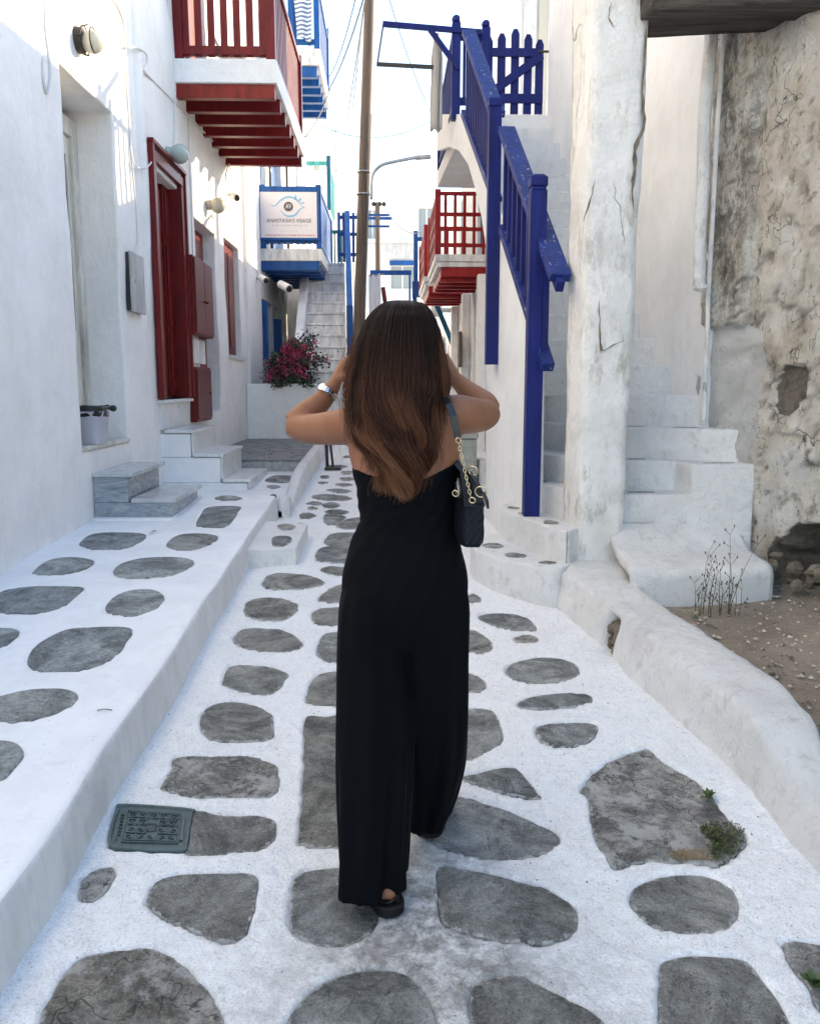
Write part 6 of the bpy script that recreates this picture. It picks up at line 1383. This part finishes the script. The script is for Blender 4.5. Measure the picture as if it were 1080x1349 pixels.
# ================================================================== THE WOMAN
def eval_mesh(o, name, mat, parent, mods):
    for typ, kw in mods:
        m = o.modifiers.new(typ.lower(), typ)
        for k, v in kw.items(): setattr(m, k, v)
    dg = bpy.context.evaluated_depsgraph_get(); me = bpy.data.meshes.new_from_object(o.evaluated_get(dg)); bpy.data.objects.remove(o)
    me.name = name; me.materials.clear(); me.materials.append(MATS[mat]); me.polygons.foreach_set('use_smooth', [True]*len(me.polygons))
    n = bpy.data.objects.new(name, me); COL.objects.link(n)
    if parent is not None: n.parent = parent; n.matrix_parent_inverse = Matrix.Translation(-Vector(parent.location))
    return n
def loft(mb, rings, n=40, pw=2.0, fn=None):
    """rings: (center, rx, ry) horizontal super-ellipses from top to bottom; fn(ring index, angle) -> offset"""
    vs = []
    for i, (c, rx, ry) in enumerate(rings):
        for k in range(n):
            a = 2*PI*k/n; ca, sa = math.cos(a), math.sin(a); e = 2/pw
            p = Vector((c[0]+rx*math.copysign(abs(ca)**e, ca), c[1]+ry*math.copysign(abs(sa)**e, sa), c[2]))
            if fn: p = p+fn(i, a)
            vs.append(p)
    fs = [(i*n+k, (i+1)*n+k, (i+1)*n+(k+1) % n, i*n+(k+1) % n) for i in range(len(rings)-1) for k in range(n)]+[tuple(range(n)), tuple((len(rings)-1)*n+k for k in range(n-1, -1, -1))]
    mb.add(vs, fs)
def smooth_rings(R, per=4):
    A = np.array([[*c, rx, ry] for c, rx, ry in R]); C = catmull(A, per, False); return [((q[0], q[1], q[2]), max(.004, q[3]), max(.004, q[4])) for q in C]
def build_woman():
    PX = lambda Y: Y/1080.*1.0
    def ring(v, uL, uR, Y, ry):
        a, b = at_y(uL, v, Y), at_y(uR, v, Y); return (((a.x+b.x)/2, Y, (a.z+b.z)/2), (b.x-a.x)/2, ry)
    w = thing('person', 'woman seen from behind in a black strapless wide legged jumpsuit, arms raised to her face', 'person', (.03, 2.2, 0))
    b = MB()
    # torso, shoulders, neck
    T = smooth_rings([ring(505, 511, 553, 2.31, .052), ring(520, 508, 556, 2.31, .055), ring(530, 494, 574, 2.30, .062), ring(540, 474, 598, 2.29, .072), ring(553, 462, 607, 2.285, .084), ring(575, 459, 607, 2.28, .095), ring(600, 460, 606, 2.275, .10), ring(640, 470, 600, 2.27, .10), ring(700, 476, 592, 2.27, .090), ring(760, 472, 594, 2.27, .095), ring(790, 485, 580, 2.27, .07)], 4)
    def spine(i, a):
        back = max(0, -math.sin(a)); x = math.cos(a); f = i/len(T)
        d = .010*math.exp(-(x/.12)**2)*back if .2 < f < .8 else 0                         # spine hollow
        s = .008*math.exp(-((abs(x)-.55)/.22)**2)*back*math.exp(-((f-.40)/.13)**2)           # shoulder blades
        return Vector((0, d-s, 0))
    loft(b, T, 48, 2.25, spine)
    # head
    hc = at_y(529, 450, 2.34); hr = Matrix.Rotation(math.radians(6), 3, 'X')
    b.sphere(hc, .072, .092, .104, 28, 18, hr); b.sphere(hc+Vector((0, .035, -.055)), .052, .055, .062, 20, 14)
    b.sphere(hc+Vector((0, .098, -.018)), .011, .02, .022, 12, 8); b.sphere(hc+Vector((0, .090, -.062)), .022, .014, .009, 12, 8); b.sphere(hc+Vector((0, .078, -.092)), .02, .018, .016, 12, 8)
    for s in (-1, 1): b.sphere(hc+Vector((s*.074, .0, -.02)), .010, .020, .032, 10, 8); b.sphere(hc+Vector((s*.03, .083, .018)), .02, .012, .007, 10, 6)
    b.tube([hc+Vector((0, 0, -.06)), at_y(532, 505, 2.31), at_y(533, 525, 2.31)], [.050, .050, .056], 20)
    # arms
    def arm(sh, el, wr, hand, rs, side):
        P = catmull([tuple(at_y(*q)) for q in sh], 5, False); k = len(P)
        b.tube([tuple(q) for q in P], [float(np.interp(i/(k-1), np.linspace(0, 1, len(rs[0])), rs[0])) for i in range(k)], 22)
        P = catmull([tuple(at_y(*q)) for q in el], 5, False); k = len(P)
        b.tube([tuple(q) for q in P], [float(np.interp(i/(k-1), np.linspace(0, 1, len(rs[1])), rs[1])) for i in range(k)], 20)
        # hand: palm and five bent fingers
        W_, K = at_y(*wr), at_y(*hand); d = (K-W_).normalized(); inw = Vector((side, .25, .0)); inw = (inw-d*inw.dot(d)).normalized(); nrm = d.cross(inw).normalized()
        for s in (-1.2, -.4, .4, 1.2): b.tube([W_-d*.01, W_+d*.03+nrm*s*.010, W_+d*.082+nrm*s*.019], [.021, .017, .0125], 10)
        out = []
        for s, l in ((-1.5, .058), (-.5, .070), (.5, .075), (1.5, .066)):
            base = W_+d*.078+nrm*s*.0145; d1 = (d*.85+inw*.5).normalized(); d2 = (d*.35+inw*.95).normalized(); d3 = (inw-d*.25).normalized()
            p = [base-d*.015, base, base+d1*l*.42, base+d1*l*.42+d2*l*.34, base+d1*l*.42+d2*l*.34+d3*l*.24]; b.tube(p, [.0095, .009, .0085, .0078, .0066], 10); b.sphere(p[-1], .0068, n=8, m=6)
        tb = W_+d*.022-nrm*.018; t1 = (-nrm*.75+inw*.55+d*.45).normalized(); t2 = (inw*.75+d*.7).normalized()
        p = [tb, tb+t1*.032, tb+t1*.032+t2*.028, tb+t1*.032+t2*.028+(t2*.8+inw*.3)*.022]; b.tube(p, [.0135, .0115, .0098, .0075], 10); b.sphere(p[-1], .0077, n=8, m=6)
    arm([(486, 558, 2.285), (466, 560, 2.29), (444, 563, 2.32), (411, 565, 2.37), (384, 561, 2.41)], [(384, 560, 2.41), (400, 547, 2.42), (421, 531, 2.445), (434, 516, 2.46), (440, 507, 2.465)], (440, 507, 2.465), (453, 480, 2.47), ([.052, .055, .050, .044, .033], [.033, .037, .033, .025, .0225]), 1)
    arm([(588, 545, 2.285), (604, 546, 2.29), (618, 547, 2.32), (635, 547, 2.37), (646, 544, 2.405)], [(646, 543, 2.405), (638, 532, 2.42), (619, 518, 2.445), (607, 506, 2.46), (600, 500, 2.465)], (600, 500, 2.465), (588, 476, 2.47), ([.052, .056, .053, .047, .035], [.034, .038, .033, .025, .0225]), -1)
    # legs and feet, mostly inside the trousers
    b.tube([at_y(503, 800, 2.26), at_y(496, 980, 2.19), at_y(503, 1100, 2.16), at_y(508, 1150, 2.155)], [.060, .050, .040, .030], 18)
    b.tube([at_y(563, 800, 2.28), at_y(572, 960, 2.40), at_y(569, 1035, 2.50), at_y(567, 1068, 2.53)], [.060, .050, .040, .030], 18)
    def foot(h, a):
        f = Vector((math.sin(a), math.cos(a), 0)); h = Vector(h)
        b.tube([h+f*.035+Vector((0, 0, .10)), h+f*.022+Vector((0, 0, .06)), h+f*.005+Vector((0, 0, .028))], [.030, .029, .027], 14); b.sphere(h+Vector((0, 0, .030)), .029, .031, .028, 14, 10)
        for s in (-1, 0, 1): q = Vector((f.y, -f.x, 0))*s; b.tube([h+f*.0+q*.012+Vector((0, 0, .035)), h+f*.09+q*.020+Vector((0, 0, .034)), h+f*.16+q*.026+Vector((0, 0, .014))], [.026, .024, .013], 12)
        for s, l in ((-2, .045), (-1, .045), (0, .05), (1, .052), (2, .055)): q = Vector((f.y, -f.x, 0))*s*.0135; b.tube([h+f*.155+q+Vector((0, 0, .014)), h+f*(.155+l)+q+Vector((0, 0, .011))], [.0095, .0075], 8)
    LF, RF = on_ground(511, 1186, .03), on_ground(567, 1085, .03); LF.z = ground_z(LF.y)+.028; RF.z = ground_z(RF.y)+.028
    foot(LF, -.36); foot(RF, .22)
    raw = b.build('body', 'skin')
    body = eval_mesh(raw, 'body', 'skin', w, [('REMESH', dict(mode='VOXEL', voxel_size=.0048, use_smooth_shade=True)), ('SMOOTH', dict(factor=.6, iterations=7))])
    for s in (-1, 1):
        MB().sphere(hc+Vector((s*.030, .078, .004)), .0125, n=14, m=10).build('eye', 'print_white', w, smooth=True)
    # jumpsuit: bodice with its back neckline, hips and two wide legs as one surface
    j = MB()
    B = smooth_rings([ring(612, 463, 606, 2.275, .108), ring(626, 465, 603, 2.275, .110), ring(645, 469, 601, 2.272, .110), ring(668, 473, 599, 2.27, .106), ring(686, 473, 597, 2.27, .104), ring(697, 469, 600, 2.27, .108), ring(720, 459, 608, 2.27, .118), ring(745, 453.5, 613, 2.265, .126), ring(775, 450, 616, 2.262, .130), ring(800, 449, 615, 2.26, .120), ring(825, 456, 607, 2.26, .100), ring(850, 475, 590, 2.26, .07)], 5)
    def top(i, a):
        s = max(0, 1-i/5.); x = math.cos(a); back = math.sin(a) < 0
        dip = (-.043*math.exp(-((x+.05)/.62)**2)) if back else .03
        lift = .016*max(0, x)
        f = i/len(B); fold = .0022*math.sin(x*19+i*.55)*(f > .08)+.0018*math.sin(i*1.7+x*5)*(.15 < f < .45)+(.0035*math.exp(-((f-.455)/.012)**2))*-1
        return Vector((fold*math.cos(a), fold*math.sin(a), (dip+lift)*s))
    loft(j, B, 64, 2.3, top)
    def leg(R, ph, n=64):
        Q = smooth_rings(R, 5)
        def fn(i, a):
            f = i/len(Q); am = .003+.015*f
            d = am*math.sin(3*a+ph+f*1.1)+am*.55*math.sin(7*a+ph*2-f*2.4)+am*.3*math.sin(12*a+f*5)
            return Vector((d*math.cos(a), d*math.sin(a), (.008*math.sin(2*a+ph)*f if i > len(Q)*.9 else 0)))
        loft(j, Q, n, 2.15, fn)
    leg([ring(770, 452, 520, 2.262, .118), ring(800, 445, 534, 2.26, .122), ring(860, 441.5, 540, 2.255, .110), ring(920, 441, 541, 2.235, .112), ring(980, 440.5, 541, 2.21, .112), ring(1040, 441, 539, 2.185, .112), ring(1095, 443, 535, 2.16, .115), ring(1140, 444, 531.5, 2.15, .118), ring(1160, 445, 530, 2.148, .118)], .6)
    leg([ring(770, 545, 613, 2.264, .118), ring(800, 528, 616, 2.265, .122), ring(860, 528, 614, 2.285, .108), ring(920, 532, 613, 2.32, .108), ring(960, 534, 611, 2.35, .110), ring(1000, 535, 607, 2.385, .112), ring(1035, 536, 598, 2.41, .112), ring(1062, 536, 588, 2.43, .110), ring(1080, 536, 580, 2.435, .100)], 2.4)
    raw = j.build('jumpsuit', 'black_crepe')
    eval_mesh(raw, 'jumpsuit', 'black_crepe', w, [('REMESH', dict(mode='VOXEL', voxel_size=.0055, use_smooth_shade=True)), ('SMOOTH', dict(factor=.5, iterations=4))])
    # sandals
    for h, a in ((LF, -.36), (RF, .22)):
        f = Vector((math.sin(a), math.cos(a), 0)); q = Vector((f.y, -f.x, 0)); g = ground_z(h.y)+.004
        out = [h-f*.050+q*0, h-f*.036+q*.033, h+q*.044, h+f*.08+q*.046, h+f*.16+q*.052, h+f*.215+q*.036, h+f*.24, h+f*.21-q*.040, h+f*.15-q*.048, h+f*.08-q*.042, h-q*.043, h-f*.036-q*.033]
        P = catmull([(p.x, p.y) for p in out], 4); s = MB().prism([tuple(p) for p in P], g, lambda x, y: g+.027+.012*max(0, 1-math.hypot(x-h.x, y-h.y)/.12)).build('sandal', 'sandal_sole', w, .008, seg=3)
        top_ = MB(); H = h+Vector((0, 0, .0))
        for o_, zz, rr_ in ((.02, .055, .045), (.10, .05, .048)):
            pts = [H+f*o_+q*.040*math.cos(t)+Vector((0, 0, -.02+zz*math.sin(t)*1.05)) for t in np.linspace(0, PI, 12)]
            top_.tube(pts, .007, 6)
        top_.tube([H+f*.02+q*.038+Vector((0, 0, .0)), H-f*.036+q*.012+Vector((0, 0, .022)), H-f*.037-q*.012+Vector((0, 0, .022)), H+f*.02-q*.038+Vector((0, 0, 0))], .0055, 6)
        top_.build('strap', 'black_leather', s, smooth=True)
    # watch on the left wrist
    c = at_y(431, 518, 2.457); ax = (at_y(440, 507, 2.465)-at_y(421, 531, 2.445)).normalized()
    wt = MB().torus(c, .0285, .0055, ax, 28, 8).build('watch', 'steel', w, smooth=True)
    lk = MB(); qq = ax.to_track_quat('Z', 'Y')
    for k in range(26): t_ = 2*PI*k/26; p = c+qq @ Vector((.0325*math.cos(t_), .0325*math.sin(t_), 0)); e = qq @ Vector((-math.sin(t_), math.cos(t_), 0)); lk.bar(p-e*.0028, p+e*.0028, .016, .004, ax.cross(e))
    lk.build('bracelet', 'steel', wt)
    n_ = Vector((-.55, -.75, .35)); n_ = (n_-ax*n_.dot(ax)).normalized(); MB().tube([c+n_*.028, c+n_*.035], [.0125, .0115], 20).build('case', 'steel', wt, .001)
    # ---- hair
    SIL = np.array([(396, 518, 541), (399, 508, 552), (404, 501, 560), (412, 492, 566), (422, 485, 571), (435, 479, 576), (450, 473, 580), (470, 468, 584), (490, 463, 588), (510, 459, 590), (530, 465, 582), (548, 469, 577), (565, 475, 571), (582, 482, 567), (600, 489, 563), (618, 495, 559), (635, 499, 555), (652, 502, 552)], float)
    DEP = np.array([(396, 2.325, .03), (404, 2.33, .075), (420, 2.325, .105), (445, 2.315, .118), (480, 2.30, .115), (510, 2.27, .10), (540, 2.235, .075), (570, 2.215, .058), (600, 2.20, .045), (652, 2.185, .030)], float)
    L_ = lambda v: np.interp(v, SIL[:, 0], SIL[:, 1]); R_ = lambda v: np.interp(v, SIL[:, 0], SIL[:, 2])
    cm = MB(); rings = []
    for v in (399, 403, 409, 418, 430, 445, 465, 490, 515, 540, 560, 580, 600, 615):
        s = .93 if v < 560 else .80; u0, hw = (L_(v)+R_(v))/2, (R_(v)-L_(v))/2*s; Y = np.interp(v, DEP[:, 0], DEP[:, 1]); rings.append(ring(v, u0-hw, u0+hw, Y, np.interp(v, DEP[:, 0], DEP[:, 2])*.9))
    loft(cm, smooth_rings(rings, 2), 36, 2.0, lambda i, a: Vector((0, -.075*max(0, math.sin(a))*(i < 18), 0)))
    hair = cm.build('hair', 'hair_core', w, smooth=True); fix_normals(hair)
    rg = np.random.RandomState(12); NL = 52; NP = 30; S = []; RAD = []; TIP = []; TONE = []
    locks = [dict(phi=rg.uniform(-2.15, 2.15), amp=rg.uniform(.012, .034), ph=rg.uniform(0, 6.3), fr=rg.uniform(1.0, 1.8), end=rg.uniform(-30, 16), out=rg.uniform(-.3, 1.), tone=(rg.uniform(0, .15) if rg.rand() < .5 else rg.uniform(.4, 1.)), lay=rg.uniform(-.055, .05), drift=rg.normal(0, .10)) for _ in range(NL)]
    for k in range(9000):
        lk_ = locks[rg.randint(NL)]; dphi = rg.normal(0, .15); phi = lk_['phi']+dphi; fly = rg.rand() < .075
        side = abs(math.sin(phi))*(1 if abs(phi) < 1.57 else .9); vend = 647+lk_['end']*(.35+.5*side)-side*side*52+rg.normal(0, 4)
        if abs(phi) > 1.75: vend = min(vend, 590)
        v0 = 397+rg.uniform(0, 2.5); jr = 1+lk_['lay']+rg.uniform(-.018, .018)+(.05 if fly else 0); pts = []
        ox, op = rg.normal(0, .0022, 2); st_ = rg.normal(0, .16)
        for i in range(NP):
            t = i/(NP-1); v = v0+(vend-v0)*(t**1.25); c0 = (L_(v)+R_(v))/2; Y = np.interp(v, DEP[:, 0], DEP[:, 1]); hd = np.interp(v, DEP[:, 0], DEP[:, 2]); hw = (R_(v)-L_(v))/2*Y/1080*.875
            low = max(0, (v-480)/170.); p2 = (lk_['phi']+dphi*(1-.78*min(1, low*1.15)))*(1-.08*low)+lk_['drift']*low
            gather = 1.02-.16*low*low
            cen = at_y(c0, v, Y); x = cen.x+hw*max(-1.02, min(1.02, math.sin(p2)*1.05))*jr*gather*(1 if abs(phi) < 1.57 else 1); y = Y-hd*math.cos(p2)*jr
            wv = lk_['amp']*min(1., low*1.6)*1.05; th = lk_['fr']*2*PI*low+lk_['ph']
            x += wv*math.sin(th)+ox*(1+2*low)+(rg.normal(0, .0004)); y += -.6*wv*(1+math.cos(th))+op*(1+2*low)-lk_['out']*.010*low
            z = cen.z
            if fly: x += .012*math.sin(k+t*5)*low+(.016*low*np.sign(math.sin(phi)))
            pts.append((x, y, z)); TIP.append(min(1, max(0, (v-455)/185.)*(.55+.7*lk_['tone'])+.12*(rg.rand()-.5))); RAD.append(.00062*(1-.65*t**3))
        S.append(pts); TONE += [float(np.clip(lk_['tone']*.75*max(0, (t_/(NP-1)-.18))+st_*t_/NP+.02, 0, 1)) for t_ in range(NP)]
    # loose wisps by both hands
    for k in range(150):
        s = -1 if k < 100 else 1; u0 = (464 if s < 0 else 582)+rg.normal(0, 3); v0 = 440+rg.uniform(0, 50); P = []; cx = rg.uniform(4, 20)*(1 if s < 0 else .6); L = rg.uniform(50, 120); ph = rg.uniform(0, 1)
        for i in range(NP):
            t = i/(NP-1); u = u0+s*cx*math.sin(t*PI*(.75+.3*ph))*t**.6; v = v0+L*t; q = at_y(u, v, 2.22-.02*math.sin(t*3+ph*6)); P.append(tuple(q)); TIP.append(min(1, .35+.4*t)); TONE.append(.35); RAD.append(.00042*(1-.5*t))
        S.append(P)
    hc_ = bpy.data.hair_curves.new('hair_strands'); hc_.add_curves([NP]*len(S))
    hc_.attributes['position'].data.foreach_set('vector', np.array(S, np.float32).ravel())
    for nm, arr in (('radius', RAD), ('tip', TIP), ('tone', TONE)):
        a = hc_.attributes.get(nm) or hc_.attributes.new(nm, 'FLOAT', 'POINT'); a.data.foreach_set('value', np.array(arr, np.float32))
    hc_.materials.append(MATS['hair_strand']); ho = bpy.data.objects.new('hair_strands', hc_); COL.objects.link(ho); ho.parent = hair; ho['kind'] = 'stuff'; ho.matrix_parent_inverse = Matrix.Translation(-Vector(w.location)); ho.matrix_parent_inverse = Matrix()
    build_bag()
def build_bag():
    t = thing('handbag', 'small quilted black handbag with gold rings hanging from her right shoulder', 'handbag', at_y(617, 700, 2.22))
    Y = 2.15; x0, x1 = at_y(610, 690, Y).x, at_y(641, 690, Y).x; zt, zb = at_y(625, 662, Y).z, at_y(625, 722, Y).z
    # body: narrow end panel facing the camera, long side running forward along her hip
    yaw = -.22
    def R(x, y, z): dx = x; return Vector((x0+dx*math.cos(yaw)+y*math.sin(yaw)*1.0, Y-dx*math.sin(yaw)*0+y*math.cos(yaw), z))
    W_, D_ = x1-x0, .19; nz_ = 9; vs = []; prof = []
    n = 44
    for j in range(nz_+1):
        f = j/nz_; z = zb+(zt-zb)*f; inset = .010*(1-min(1, f*4))**2
        for k in range(n):
            a = 2*PI*k/n; ca, sa = math.cos(a), math.sin(a); e = .28
            px, py = W_/2+(W_/2*(1-.10*f)-inset)*math.copysign(abs(ca)**e, ca), D_/2+(D_/2-inset)*math.copysign(abs(sa)**e, sa)
            s = py if abs(ca) > .7 else px; q = abs(math.sin((s+z)*PI/.022))*abs(math.sin((s-z)*PI/.022)); bu = .0018*q**.5
            vs.append(R(px+bu*math.copysign(1, ca)*(abs(ca) > .5), py+bu*math.copysign(1, sa)*(abs(sa) > .5), z))
    fs = [(j*n+k, j*n+(k+1) % n, (j+1)*n+(k+1) % n, (j+1)*n+k) for j in range(nz_) for k in range(n)]+[tuple(range(n-1, -1, -1)), tuple(nz_*n+k for k in range(n))]
    MB().add(vs, fs).build('body', 'quilted_fabric', t, smooth=True)
    # quilting seams as fine ridges on the end panel
    q = MB()
    for s in (-1, 1):
        for k in range(-6, 9):
            for x in (0,):
                a0 = k*.018; pts = []
                for tt in np.linspace(0, 1, 12):
                    zz = zb+.012+(zt-zb-.02)*tt; xx = a0+s*(zz-zb)*.75
                    if .006 < xx < W_-.008: pts.append(R(xx, -.0015, zz))
                if len(pts) > 1: q.tube(pts, .0011, 4)
    q.build('quilting', 'black_leather', t)
    # leather gusset rising to her side
    a, b_, c, d = at_y(597, 612, 2.20), at_y(606, 622, 2.16), at_y(611, 668, 2.145), at_y(596, 668, 2.22)
    o = MB().extrude([a, b_, c, at_y(640, 668, 2.15), at_y(634, 648, 2.16), at_y(618, 622, 2.18), at_y(604, 606, 2.21)], (0, .12, 0)).build('flap', 'black_leather', t, .004); fix_normals(o)
    st = MB(); 
    P = [at_y(u, v, y) for u, v, y in ((582, 523, 2.235), (586, 524, 2.20), (591, 532, 2.17), (597, 548, 2.162), (601, 565, 2.16), (603, 577, 2.16))]
    for p_, q_ in zip(P, P[1:]): st.bar(p_, q_+(q_-p_)*.06, .019, .004, (0, -1, .2))
    st.build('strap', 'black_leather', t, .001)
    MB().tube([P[0]+Vector((0, .01, 0)), P[0]+Vector((-.005, .05, .0)), P[0]+Vector((0, .10, -.03)), P[0]+Vector((.02, .12, -.10))], .006, 6).build('strap', 'black_leather', t, smooth=True)
    MB().torus(at_y(603.5, 580, 2.155), .007, .0014, (0, 1, 0), 14, 5).build('ring', 'gold_metal', t, smooth=True)
    ch = MB(); A, Bq = at_y(604, 584, 2.152), at_y(620, 655, 2.135)
    for k in range(15):
        p = A.lerp(Bq, (k+.5)/15); d_ = (Bq-A).normalized(); s = d_.cross(Vector((0, 1, 0))).normalized() if k % 2 else Vector((0, 1, 0)); pts = [p+d_*.0072*math.cos(th)+s*.0036*math.sin(th) for th in [2*PI*i/10 for i in range(11)]]; ch.tube(pts, .0011, 5, False)
    ch.build('chain', 'gold_metal', t, smooth=True)
    for (u, v, y, r) in ((623, 620, 2.15, .0125), (633, 648, 2.13, .015), (622, 659, 2.125, .008), (600, 650, 2.13, .0085)):
        MB().torus(at_y(u, v, y), r, .0021, (.35, .9, .3), 22, 6).build('ring', 'gold_metal', t, smooth=True)
    MB().tube([at_y(u, v, y) for u, v, y in ((612, 620, 2.17), (620, 624, 2.16), (629, 637, 2.14), (634, 650, 2.13))], .006, 8).build('handle', 'black_leather', t, smooth=True)
    MB().tube([at_y(u, v, y) for u, v, y in ((636, 648, 2.128), (641, 660, 2.125), (643, 670, 2.125))], [.0045, .0055, .003], 8).build('charm', 'black_leather', t, smooth=True)
    MB().tube([at_y(599, 636, 2.16), at_y(603, 650, 2.13)], .004, 6).build('tab', 'black_leather', t, smooth=True)
build_woman()
